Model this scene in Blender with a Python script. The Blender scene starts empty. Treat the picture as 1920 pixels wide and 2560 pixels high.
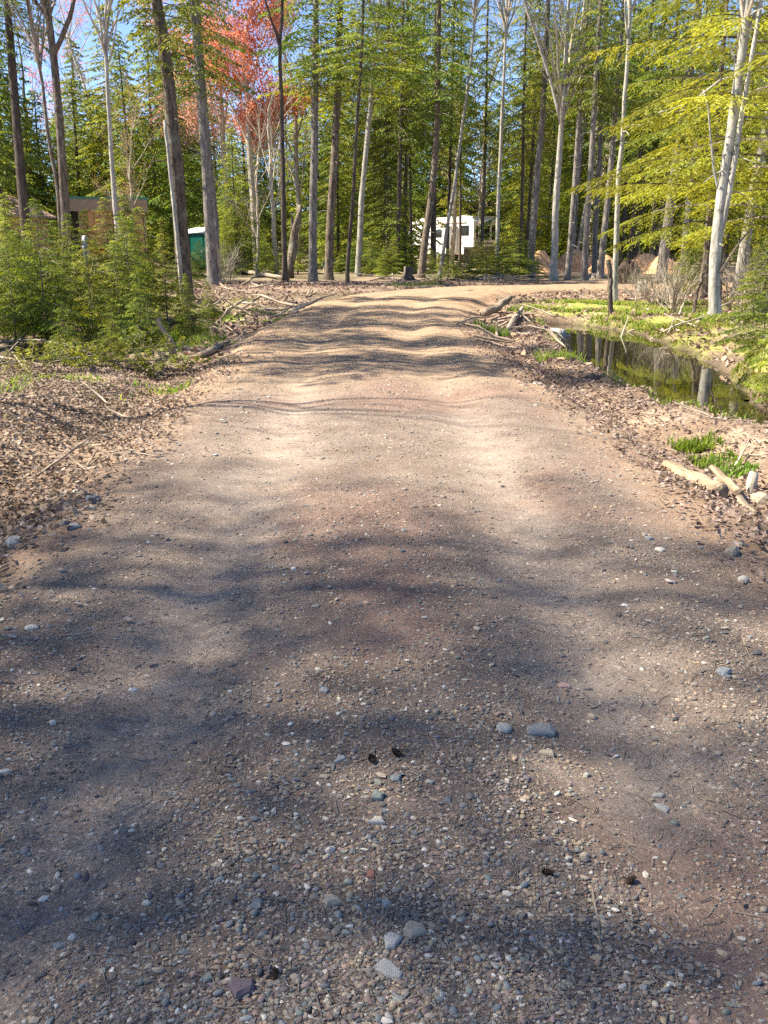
import bpy, bmesh, math, random
import numpy as np
from mathutils import Vector, Matrix

# ------------------------------------------------------------------ camera, world, sun, exposure
S = bpy.context.scene
C = S.collection
R_ = math.radians
CAM_H, PITCH, F = 1.6, R_(15.3), 2450.0
cam = bpy.data.objects.new('camera', bpy.data.cameras.new('camera'))
C.objects.link(cam)
cam.location = (0, 0, CAM_H)
cam.rotation_euler = (R_(90) - PITCH, 0, 0)
cam.data.sensor_fit = 'VERTICAL'
cam.data.sensor_height = 24.0
cam.data.lens = F / 2560 * 24.0
cam.data.clip_start = 0.05
cam.data.clip_end = 2000
S.camera = cam

SUN_EL, SUN_AHEAD = R_(50), R_(4)
sdir = Vector((-math.cos(SUN_EL) * math.cos(SUN_AHEAD), math.cos(SUN_EL) * math.sin(SUN_AHEAD), math.sin(SUN_EL)))
W = bpy.data.worlds.new('World')
S.world = W
W.use_nodes = True
wn = W.node_tree.nodes
wn.clear()
wo = wn.new('ShaderNodeOutputWorld'); wb = wn.new('ShaderNodeBackground'); ws = wn.new('ShaderNodeTexSky')
ws.sky_type = 'NISHITA'
ws.sun_disc = False
ws.sun_elevation = SUN_EL
ws.sun_rotation = math.atan2(sdir.x, sdir.y)
ws.altitude = 0; ws.air_density = 0.36; ws.dust_density = 0.0; ws.ozone_density = 1.8
wb.inputs['Strength'].default_value = 0.125
W.node_tree.links.new(ws.outputs[0], wb.inputs[0])
W.node_tree.links.new(wb.outputs[0], wo.inputs[0])
sl = bpy.data.lights.new('sun', 'SUN')
sl.energy = 5.0; sl.angle = R_(0.53); sl.color = (1.0, 0.91, 0.75)
sun = bpy.data.objects.new('sun', sl)
C.objects.link(sun)
sun.rotation_euler = sdir.to_track_quat('Z', 'Y').to_euler()
S.view_settings.view_transform = 'Standard'
S.view_settings.look = 'None'
S.view_settings.exposure = 1.7
S.view_settings.gamma = 1
cy = S.cycles
cy.max_bounces = 6; cy.diffuse_bounces = 4; cy.glossy_bounces = 2; cy.transmission_bounces = 3
cy.transparent_max_bounces = 4
cy.caustics_reflective = False; cy.caustics_refractive = False
cy.use_denoising = False
cy.sample_clamp_indirect = 4

# ------------------------------------------------------------------ helpers
rng = np.random.default_rng(7)
random.seed(7)
cT, sT = math.cos(PITCH), math.sin(PITCH)


def ray(u, v):
    a = (u - 960) / F; b = -(v - 1280) / F
    return np.array((a, cT + b * sT, -sT + b * cT))


def gnd(u, v, z=0.0):
    """place on the ground seen at a point of the photograph"""
    d = ray(u, v); t = (z - CAM_H) / d[2]
    return d[0] * t, d[1] * t


def at(u, v, Y):
    d = ray(u, v); t = Y / d[1]
    return np.array((d[0] * t, Y, CAM_H + d[2] * t))


def hash2(ix, iy, seed):
    n = (ix.astype(np.int64) * 374761393 + iy.astype(np.int64) * 668265263 + seed * 974711) & 0x7fffffff
    n = ((n ^ (n >> 13)) * 1274126177) & 0x7fffffff
    n = (n ^ (n >> 16)) & 0xffff
    return n / 65535.0


def vn(x, y, seed=0):
    x = np.asarray(x, float); y = np.asarray(y, float)
    ix = np.floor(x); iy = np.floor(y); fx = x - ix; fy = y - iy
    fx = fx * fx * (3 - 2 * fx); fy = fy * fy * (3 - 2 * fy)
    a = hash2(ix, iy, seed); b = hash2(ix + 1, iy, seed); c = hash2(ix, iy + 1, seed); d = hash2(ix + 1, iy + 1, seed)
    return (a * (1 - fx) + b * fx) * (1 - fy) + (c * (1 - fx) + d * fx) * fy


def fbm(x, y, seed=0, o=3):
    s = 0; amp = 0.5; t = 0
    for k in range(o):
        s = s + amp * vn(np.asarray(x) * 2 ** k, np.asarray(y) * 2 ** k, seed + k * 17); t += amp; amp *= 0.5
    return s / t


def ss(a, b, x):
    t = np.clip((np.asarray(x, float) - a) / (b - a), 0, 1)
    return t * t * (3 - 2 * t)


def mesh(name, V, faces, smooth=False, col=None, mats=None, midx=None):
    """V (n,3); faces a list of (k,3) or (k,4) index arrays"""
    V = np.asarray(V, np.float32)
    faces = [np.asarray(f, np.int32) for f in faces if len(f)]
    me = bpy.data.meshes.new(name)
    nl = sum(f.size for f in faces); nf = sum(len(f) for f in faces)
    me.vertices.add(len(V)); me.loops.add(nl); me.polygons.add(nf)
    me.vertices.foreach_set('co', V.ravel())
    me.loops.foreach_set('vertex_index', np.concatenate([f.ravel() for f in faces]))
    tot = np.concatenate([np.full(len(f), f.shape[1], np.int32) for f in faces])
    st = np.concatenate([[0], np.cumsum(tot)[:-1]]).astype(np.int32)
    me.polygons.foreach_set('loop_start', st)
    me.polygons.foreach_set('loop_total', tot)
    me.polygons.foreach_set('use_smooth', np.full(nf, smooth, bool))
    if col is not None:
        c = np.ones((len(V), 4), np.float32); c[:, :3] = col
        at_ = me.color_attributes.new('Col', 'FLOAT_COLOR', 'POINT')
        at_.data.foreach_set('color', c.ravel())
    if mats:
        for m in mats: me.materials.append(m)
    if midx is not None:
        me.polygons.foreach_set('material_index', np.asarray(midx, np.int32))
    me.update(calc_edges=True)
    me.validate()
    return me


class MB:
    """collects boxes, tubes and lumps into one mesh"""
    def __init__(s): s.V = []; s.Q = []; s.T = []; s.n = 0

    def add(s, V, Q=None, T=None):
        V = np.asarray(V, float)
        if Q is not None and len(Q): s.Q.append(np.asarray(Q) + s.n)
        if T is not None and len(T): s.T.append(np.asarray(T) + s.n)
        s.V.append(V); s.n += len(V); return s

    def box(s, lo, hi, bev=0.0):
        x0, y0, z0 = lo; x1, y1, z1 = hi
        if bev <= 0:
            V = [(x0, y0, z0), (x1, y0, z0), (x1, y1, z0), (x0, y1, z0), (x0, y0, z1), (x1, y0, z1), (x1, y1, z1), (x0, y1, z1)]
            return s.add(V, [(0, 3, 2, 1), (4, 5, 6, 7), (0, 1, 5, 4), (1, 2, 6, 5), (2, 3, 7, 6), (3, 0, 4, 7)])
        bm = bmesh.new()
        bmesh.ops.create_cube(bm, size=1)
        for v in bm.verts:
            v.co = Vector(((x0 + x1) / 2 + v.co.x * (x1 - x0), (y0 + y1) / 2 + v.co.y * (y1 - y0), (z0 + z1) / 2 + v.co.z * (z1 - z0)))
        bmesh.ops.bevel(bm, geom=bm.edges[:] + bm.verts[:], offset=bev, segments=2, affect='EDGES', profile=0.6)
        bm.verts.index_update()
        bmesh.ops.triangulate(bm, faces=bm.faces[:])
        s.add([tuple(v.co) for v in bm.verts], None, [[v.index for v in f.verts] for f in bm.faces])
        bm.free(); return s

    def tube(s, P, r, n=6, cap=True, rough=0.0, seed=0):
        P = np.asarray(P, float); m = len(P)
        r = np.broadcast_to(np.asarray(r, float), (m,))
        T = np.gradient(P, axis=0); T /= np.linalg.norm(T, axis=1)[:, None] + 1e-9
        ref = np.array((1, 0, 0.)) if abs(T[:, 0]).mean() < 0.7 else np.array((0, 1., 0))
        A = np.cross(T, ref); A /= np.linalg.norm(A, axis=1)[:, None] + 1e-9
        B = np.cross(T, A)
        th = np.arange(n) / n * 2 * math.pi
        rr = r[:, None] * np.ones(n)
        if rough:
            g = np.random.default_rng(seed)
            rr = rr * (1 + rough * (g.random((m, n)) - 0.5) + rough * 0.8 * (g.random(n) - 0.5))
        V = P[:, None] + rr[..., None] * (np.cos(th)[None, :, None] * A[:, None] + np.sin(th)[None, :, None] * B[:, None])
        i = np.arange(m - 1)[:, None] * n; j = np.arange(n)[None]; k = (j + 1) % n
        Q = np.stack([i + j, i + k, i + n + k, i + n + j], -1).reshape(-1, 4)
        V = V.reshape(-1, 3); T_ = []
        if cap:
            V = np.vstack([V, P[:1], P[-1:]])
            a = len(V) - 2
            for q in range(n):
                T_.append((a, (q + 1) % n, q)); T_.append((a + 1, (m - 1) * n + q, (m - 1) * n + (q + 1) % n))
        return s.add(V, Q, T_)

    def mesh(s, name, mat, smooth=False):
        return mesh(name, np.vstack(s.V), [np.vstack(a) for a in (s.Q, s.T) if a], smooth, None, [mat])

    def build(s, name, mat, parent=None, smooth=False):
        return link(name, s.mesh(name, mat, smooth), parent)


def link(name, me, parent=None, loc=None, rot=None, scale=None):
    o = bpy.data.objects.new(name, me)
    C.objects.link(o)
    if parent is not None: o.parent = parent
    if loc is not None: o.location = loc
    if rot is not None: o.rotation_euler = rot
    if scale is not None: o.scale = scale if hasattr(scale, '__len__') else (scale,) * 3
    return o


def tag(o, label=None, cat=None, group=None, kind=None):
    if label: o['label'] = label
    if cat: o['category'] = cat
    if group: o['group'] = group
    if kind: o['kind'] = kind
    return o


def thing(name, label, cat, loc=(0, 0, 0), rz=0.0, group=None):
    return tag(link(name, None, None, loc, (0, 0, rz)), label, cat, group)


# ------------------------------------------------------------------ materials
def mat(name, col, rough=0.8, var=0.0, vscale=5.0, bump=0.0, bscale=20.0, stretch=(1, 1, 1), col2=None, spec=0.3, metal=0.0, attr=False, objrand=0.0):
    m = bpy.data.materials.new(name); m.use_nodes = True
    nt = m.node_tree; N = nt.nodes; L = nt.links
    p = N['Principled BSDF']
    p.inputs['Roughness'].default_value = rough
    p.inputs['Specular IOR Level'].default_value = spec
    p.inputs['Metallic'].default_value = metal
    tc = N.new('ShaderNodeTexCoord'); mp = N.new('ShaderNodeMapping')
    mp.inputs['Scale'].default_value = stretch
    L.new(tc.outputs['Object'], mp.inputs[0])
    base = None
    if attr:
        a = N.new('ShaderNodeVertexColor'); a.layer_name = 'Col'; base = a.outputs[0]
    if var or col2 is not None:
        n = N.new('ShaderNodeTexNoise'); n.inputs['Scale'].default_value = vscale; n.inputs['Detail'].default_value = 6; n.inputs['Roughness'].default_value = 0.65
        L.new(mp.outputs[0], n.inputs[0])
        cr = N.new('ShaderNodeValToRGB')
        c2 = col2 if col2 is not None else tuple(c * (1 + var) for c in col)
        c1 = col if col2 is not None else tuple(c * (1 - var) for c in col)
        cr.color_ramp.elements[0].position = 0.36; cr.color_ramp.elements[1].position = 0.64
        cr.color_ramp.elements[0].color = (*c1, 1); cr.color_ramp.elements[1].color = (*c2, 1)
        L.new(n.outputs[0], cr.inputs[0])
        if base is not None:
            mx = N.new('ShaderNodeMix'); mx.data_type = 'RGBA'; mx.blend_type = 'MULTIPLY'; mx.inputs[0].default_value = 1
            L.new(base, mx.inputs[6]); L.new(cr.outputs[0], mx.inputs[7]); base = mx.outputs[2]
        else: base = cr.outputs[0]
    if objrand:
        oi = N.new('ShaderNodeObjectInfo'); mr = N.new('ShaderNodeMapRange')
        mr.inputs[3].default_value = 1 - objrand; mr.inputs[4].default_value = 1 + objrand
        L.new(oi.outputs['Random'], mr.inputs[0])
        hs = N.new('ShaderNodeHueSaturation'); L.new(mr.outputs[0], hs.inputs['Value'])
        if base is None: hs.inputs['Color'].default_value = (*col, 1)
        else: L.new(base, hs.inputs['Color'])
        base = hs.outputs[0]
    if base is None: p.inputs['Base Color'].default_value = (*col, 1)
    else: L.new(base, p.inputs['Base Color'])
    if bump:
        n2 = N.new('ShaderNodeTexNoise'); n2.inputs['Scale'].default_value = bscale; n2.inputs['Detail'].default_value = 5
        L.new(mp.outputs[0], n2.inputs[0])
        b = N.new('ShaderNodeBump'); b.inputs['Strength'].default_value = min(1, bump); b.inputs['Distance'].default_value = 0.03
        L.new(n2.outputs[0], b.inputs['Height']); L.new(b.outputs[0], p.inputs['Normal'])
    return m


def leafmat(name, trans=0.4, tcol=(1.25, 1.15, 0.6), objrand=0.18, rough=0.55):
    m = bpy.data.materials.new(name); m.use_nodes = True
    nt = m.node_tree; N = nt.nodes; L = nt.links
    p = N['Principled BSDF']; p.inputs['Roughness'].default_value = rough; p.inputs['Specular IOR Level'].default_value = 0.25
    a = N.new('ShaderNodeVertexColor'); a.layer_name = 'Col'
    oi = N.new('ShaderNodeObjectInfo'); mr = N.new('ShaderNodeMapRange')
    mr.inputs[3].default_value = 1 - objrand; mr.inputs[4].default_value = 1 + objrand
    L.new(oi.outputs['Random'], mr.inputs[0])
    hs = N.new('ShaderNodeHueSaturation'); L.new(mr.outputs[0], hs.inputs['Value']); L.new(a.outputs[0], hs.inputs['Color'])
    mh = N.new('ShaderNodeMapRange'); mh.inputs[3].default_value = 0.485; mh.inputs[4].default_value = 0.515
    mm = N.new('ShaderNodeMath'); mm.operation = 'FRACT'; mt = N.new('ShaderNodeMath'); mt.operation = 'MULTIPLY'; mt.inputs[1].default_value = 7.31
    L.new(oi.outputs['Random'], mt.inputs[0]); L.new(mt.outputs[0], mm.inputs[0]); L.new(mm.outputs[0], mh.inputs[0]); L.new(mh.outputs[0], hs.inputs['Hue'])
    L.new(hs.outputs[0], p.inputs['Base Color'])
    t = N.new('ShaderNodeBsdfTranslucent')
    mx = N.new('ShaderNodeMix'); mx.data_type = 'RGBA'; mx.blend_type = 'MULTIPLY'; mx.inputs[0].default_value = 1
    L.new(hs.outputs[0], mx.inputs[6]); mx.inputs[7].default_value = (*tcol, 1)
    L.new(mx.outputs[2], t.inputs[0])
    s = N.new('ShaderNodeMixShader'); s.inputs[0].default_value = trans
    L.new(p.outputs[0], s.inputs[1]); L.new(t.outputs[0], s.inputs[2])
    L.new(s.outputs[0], N['Material Output'].inputs[0])
    return m


def barkmat(name, c1, c2, spots=None, vs=9.0, bump=0.9):
    """stretched plates of bark with furrows, optional lichen or dark scars"""
    m = bpy.data.materials.new(name); m.use_nodes = True
    nt = m.node_tree; N = nt.nodes; L = nt.links
    p = N['Principled BSDF']; p.inputs['Roughness'].default_value = 0.92; p.inputs['Specular IOR Level'].default_value = 0.1
    tc = N.new('ShaderNodeTexCoord'); mp = N.new('ShaderNodeMapping'); mp.inputs['Scale'].default_value = (1, 1, 0.22)
    L.new(tc.outputs['Object'], mp.inputs[0])
    n = N.new('ShaderNodeTexNoise'); n.inputs['Scale'].default_value = vs; n.inputs['Detail'].default_value = 8; n.inputs['Roughness'].default_value = 0.7
    L.new(mp.outputs[0], n.inputs[0])
    cr = N.new('ShaderNodeValToRGB'); cr.color_ramp.elements[0].position = 0.35; cr.color_ramp.elements[1].position = 0.62
    cr.color_ramp.elements[0].color = (*c1, 1); cr.color_ramp.elements[1].color = (*c2, 1)
    L.new(n.outputs[0], cr.inputs[0]); base = cr.outputs[0]
    if spots is not None:
        n3 = N.new('ShaderNodeTexNoise'); n3.inputs['Scale'].default_value = 2.2; n3.inputs['Detail'].default_value = 7; n3.inputs['Roughness'].default_value = 0.75
        mp3 = N.new('ShaderNodeMapping'); mp3.inputs['Scale'].default_value = (1, 1, 1.6); L.new(tc.outputs['Object'], mp3.inputs[0]); L.new(mp3.outputs[0], n3.inputs[0])
        r3 = N.new('ShaderNodeMapRange'); r3.inputs[1].default_value = 0.54; r3.inputs[2].default_value = 0.62; L.new(n3.outputs[0], r3.inputs[0])
        mx = N.new('ShaderNodeMix'); mx.data_type = 'RGBA'; L.new(r3.outputs[0], mx.inputs[0]); L.new(base, mx.inputs[6]); mx.inputs[7].default_value = (*spots, 1); base = mx.outputs[2]
    oi = N.new('ShaderNodeObjectInfo'); mr = N.new('ShaderNodeMapRange'); mr.inputs[3].default_value = 0.8; mr.inputs[4].default_value = 1.2
    L.new(oi.outputs['Random'], mr.inputs[0]); hs = N.new('ShaderNodeHueSaturation'); L.new(mr.outputs[0], hs.inputs['Value']); L.new(base, hs.inputs['Color'])
    L.new(hs.outputs[0], p.inputs['Base Color'])
    v = N.new('ShaderNodeTexVoronoi'); v.feature = 'DISTANCE_TO_EDGE'; v.inputs['Scale'].default_value = vs * 2.2
    L.new(mp.outputs[0], v.inputs[0])
    ad = N.new('ShaderNodeMath'); ad.operation = 'ADD'; L.new(v.outputs[0], ad.inputs[0]); L.new(n.outputs[0], ad.inputs[1])
    b = N.new('ShaderNodeBump'); b.inputs['Strength'].default_value = bump; b.inputs['Distance'].default_value = 0.04
    L.new(ad.outputs[0], b.inputs['Height']); L.new(b.outputs[0], p.inputs['Normal'])
    return m


M = {}
M['bark_grey'] = barkmat('bark_grey', (0.085, 0.075, 0.065), (0.29, 0.26, 0.225), vs=12)
M['bark_brown'] = barkmat('bark_brown', (0.055, 0.04, 0.03), (0.24, 0.19, 0.145), spots=(0.25, 0.24, 0.185), vs=12)
M['bark_dark'] = barkmat('bark_dark', (0.045, 0.036, 0.03), (0.15, 0.12, 0.095))
M['bark_pale'] = barkmat('bark_pale', (0.22, 0.20, 0.17), (0.44, 0.41, 0.35), spots=(0.19, 0.18, 0.14), vs=7, bump=0.5)
M['bark_white'] = barkmat('bark_white', (0.21, 0.19, 0.16), (0.46, 0.43, 0.37), spots=(0.17, 0.165, 0.13), vs=6, bump=0.4)
M['twig'] = mat('twig', (0.20, 0.16, 0.125), 0.9, 0.35, 8, objrand=0.2)
M['twig_pale'] = mat('twig_pale', (0.40, 0.34, 0.26), 0.9, 0.3, 8, objrand=0.2)
M['needles'] = leafmat('needles', 0.42)
M['redleaf'] = leafmat('redleaf', 0.45, (1.2, 0.9, 0.8))
M['litter'] = leafmat('litter', 0.15, (1, 1, 1), 0.0, 0.8)
M['grass'] = leafmat('grass', 0.45, (1.1, 1.15, 0.6), 0.1)
M['deadwood'] = mat('deadwood', (0.30, 0.24, 0.18), 0.9, 0.5, 14, 0.8, 30, (1, 1, .1), objrand=0.3)
M['palewood'] = mat('palewood', (0.15, 0.105, 0.07), 0.85, 0, 22, 1.0, 40, (1, 1, .06), (0.42, 0.32, 0.21))
M['cutwood'] = mat('cutwood', (0.62, 0.45, 0.24), 0.8, 0.15, 12)
M['rootdirt'] = mat('rootdirt', (0.06, 0.042, 0.03), 0.95, 0.5, 7, 1.0, 12)
M['sand'] = mat('sand', (0.60, 0.34, 0.175), 0.95, 0.18, 3, 0.6, 14)

# ------------------------------------------------------------------ lie of the land
ROADC = np.array([(0.0, -30), (0.0, 3), (-0.05, 9), (-0.25, 14), (-0.35, 18), (-0.2, 23), (0.1, 27.5), (0.9, 32), (2.6, 35.8), (5.2, 38.4), (8.6, 39.8), (14, 40.6), (24, 41.2), (60, 43)], float)
HALFW = 2.15


def road_d(x, y):
    """signed sideways distance from the road's middle line (right is positive) """
    x = np.asarray(x, float); y = np.asarray(y, float)
    best = np.full(x.shape, 1e9); side = np.zeros(x.shape)
    for a, b in zip(ROADC[:-1], ROADC[1:]):
        d = b - a; l = d @ d
        t = np.clip(((x - a[0]) * d[0] + (y - a[1]) * d[1]) / l, 0, 1)
        px = a[0] + t * d[0]; py = a[1] + t * d[1]
        q = np.hypot(x - px, y - py)
        sg = np.sign((x - a[0]) * d[1] - (y - a[1]) * d[0])
        m = q < best
        best = np.where(m, q, best); side = np.where(m, sg, side)
    return best * np.where(side == 0, 1, side)


POND = [(4.1, 23.2, .42), (4.45, 21.4, .64), (4.4, 19.3, .76), (4.25, 17.2, .80), (4.12, 15.2, .74), (4.0, 13.4, .62), (3.88, 11.8, .46), (3.9, 10.4, .32), (4.3, 9.2, .30)]
DITCH = [(-10.5, 17.5, 1.0), (-8.5, 16.8, 1.1), (-6.8, 15.9, 1.0), (-5.7, 16.4, .9), (-5.0, 18.3, .8), (-4.7, 20.4, .75), (-4.6, 22.4, .6), (-4.7, 25, .45), (-4.6, 28, .35)]


def chain(x, y, P):
    """how deep inside a chain of pools: 1 in the middle, 0 at the rim, below 0 outside"""
    best = np.full(np.shape(x), -9.0)
    rim = 0.28 * (fbm(x * 1.6, y * 1.6, 5) - 0.5)
    for a, b in zip(P[:-1], P[1:]):
        dx, dy = b[0] - a[0], b[1] - a[1]; l = dx * dx + dy * dy
        t = np.clip(((x - a[0]) * dx + (y - a[1]) * dy) / l, 0, 1)
        r = a[2] + t * (b[2] - a[2])
        q = np.hypot(x - a[0] - t * dx, y - a[1] - t * dy) + rim
        best = np.maximum(best, 1 - q / r)
    return best


POND_Z, DITCH_Z = -0.24, -0.32


def road_z(x, y, d=None):
    d = road_d(x, y) if d is None else d
    z = 0.05 * (1 - (d / HALFW) ** 2)
    z = z - 0.045 * np.exp(-((d + 0.85) / 0.28) ** 2) - 0.045 * np.exp(-((d - 0.8) / 0.28) ** 2) + 0.02 * np.exp(-((d - 1.35) / 0.18) ** 2)
    far = ss(7, 14, y)
    z = z + far * (0.04 * (fbm(x * 0.35 + 3, y * 0.3, 31) - 0.5) + 0.015 * (fbm(x * 0.8, y * 0.6, 32) - 0.5))
    z = z + 0.018 * (fbm(x * 1.5, y * 1.1, 33) - 0.5) + 0.010 * (fbm(x * 5, y * 5, 34) - 0.5)
    return z


def land(x, y):
    x = np.asarray(x, float); y = np.asarray(y, float)
    d = road_d(x, y); ad = np.abs(d)
    off = ss(2.0, 3.6, ad)
    z = 0.22 * (fbm(x / 7, y / 7, 1) - 0.5) + 0.13 * (fbm(x / 1.7, y / 1.7, 2) - 0.5) + 0.07 * (fbm(x * 2.2, y * 2.2, 3) - 0.5)
    z = z + 0.55 * ss(-9, -18, x) * ss(32, 55, y) + 0.0 * y + 9 * ss(125, 300, y)
    z = z + 0.45 * ss(4.6, 5.3, x) * ss(8.5, 10, y) * (1 - ss(12.8, 15, y))          # raised bank right of the pool
    z = z * off + (1 - off) * (road_z(x, y, d) - 0.05 - 0.10 * ss(1.9, 2.6, ad)) - 0.06 * np.exp(-((ad - 2.7) / 0.4) ** 2)
    for P, depth, wz in ((POND, 0.75, POND_Z), (DITCH, 0.85, DITCH_Z)):
        k = chain(x, y, P)
        near = ss(-2.6, -0.8, k) * ss(2.2, 2.9, ad) * 0.85
        if P is POND: near = near * (1 - ss(4.5, 4.9, x) * (1 - ss(13, 15, y)))
        z = z * (1 - near) + near * (wz + 0.12 + 0.22 * (fbm(x * 2.3, y * 2.3, 8) - 0.5))
        w = ss(-0.7, 0.2, k)
        z = z * (1 - w) + w * (wz - depth * 0.35 * ss(0.0, 0.7, k) - 0.24)
    return z


def zat(x, y): return float(land(np.array([x]), np.array([y]))[0])


def axis(pts):
    out = []
    for (a, b, st) in pts: out += list(np.arange(a, b, st))
    return np.array(out + [pts[-1][1]])


gx = axis([(-260, -60, 10), (-60, -24, 2), (-24, -12, .5), (-12, 13, .125), (13, 26, .5), (26, 60, 2), (60, 260, 10)])
gy = axis([(-60, -6, 4), (-6, 1, .5), (1, 32, .125), (32, 48, .25), (48, 90, 1), (90, 150, 4), (150, 420, 15)])
X, Y = np.meshgrid(gx, gy)
Z = land(X, Y)
d = road_d(X, Y)


def lerp(a, b, t): return a * (1 - t[..., None]) + np.asarray(b) * t[..., None]


n1 = fbm(X / 2.3, Y / 2.3, 40); n2 = fbm(X * 1.3, Y * 1.3, 41); n3 = fbm(X / 5, Y / 5, 42)
col = np.ones(X.shape + (3,)) * np.array((0.17, 0.12, 0.085))
col = lerp(col, (0.27, 0.20, 0.15), ss(.42, .62, n2))
col = lerp(col, (0.13, 0.10, 0.06), ss(.5, .75, n1) * ss(26, 34, Y))
# pale dry verge along the road, sandy on the right
vg = np.exp(-((np.abs(d) - 2.5) / 0.9) ** 2)
col = lerp(col, (0.22, 0.155, 0.105), vg * 0.7 * ((X > 0) * 1.0 * (Y < 9) + 0.45 * ((X < 0) | (Y >= 9))))
# grass and moss: far bank of the pool, right bank, bits along the ditch
mo = ss(3.4, 4.6, X) * (1 - ss(9, 11, X)) * ss(20.5, 22, Y) * (1 - ss(28, 31, Y)) * ss(.40, .55, n1 * .6 + n2 * .4)
col = lerp(col, (0.24, 0.27, 0.05), mo * .85)
mo = ss(4.5, 4.9, X) * (1 - ss(9, 12, X)) * ss(9, 11, Y) * (1 - ss(18, 21, Y)) * ss(.30, .5, n1 * .5 + n2 * .5)
col = lerp(col, (0.22, 0.22, 0.045), mo * .8)
mo = ss(-3.0, -3.5, X) * (1 - ss(-5, -7, X)) * ss(14, 17, Y) * (1 - ss(27, 30, Y)) * ss(.52, .62, n2)
col = lerp(col, (0.20, 0.24, 0.04), mo * .8)
fl = ss(44, 52, Y) * ss(.45, .6, n3)
col = lerp(col, (0.11, 0.12, 0.045), fl * .6)
clr = ss(60, 66, Y) * (1 - ss(98, 104, Y)) * ss(-40, -30, X) * (1 - ss(22, 30, X)) * ss(.3, .5, n3)
col = lerp(col, (0.42, 0.33, 0.22), clr * .8)
wet = ss(-1.0, -0.25, np.maximum(chain(X, Y, POND), chain(X, Y, DITCH)))
col = lerp(col, (0.05, 0.038, 0.024), wet * ss(-0.12, -0.24, Z))
ny, nx = X.shape
i = np.arange(ny - 1)[:, None] * nx; j = np.arange(nx - 1)[None]
Q = np.stack([i + j, i + j + 1, i + nx + j + 1, i + nx + j], -1).reshape(-1, 4)


def soil():
    m = mat('soil', (0.62, 0.62, 0.62), 0.95, attr=True, col2=(1.38, 1.36, 1.30), vscale=9, bump=0.9, bscale=16)
    return m


ground = link('ground', mesh('ground', np.stack([X, Y, Z], -1).reshape(-1, 3), [Q], True, col.reshape(-1, 3), [soil()]))
tag(ground, kind='structure')

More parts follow.
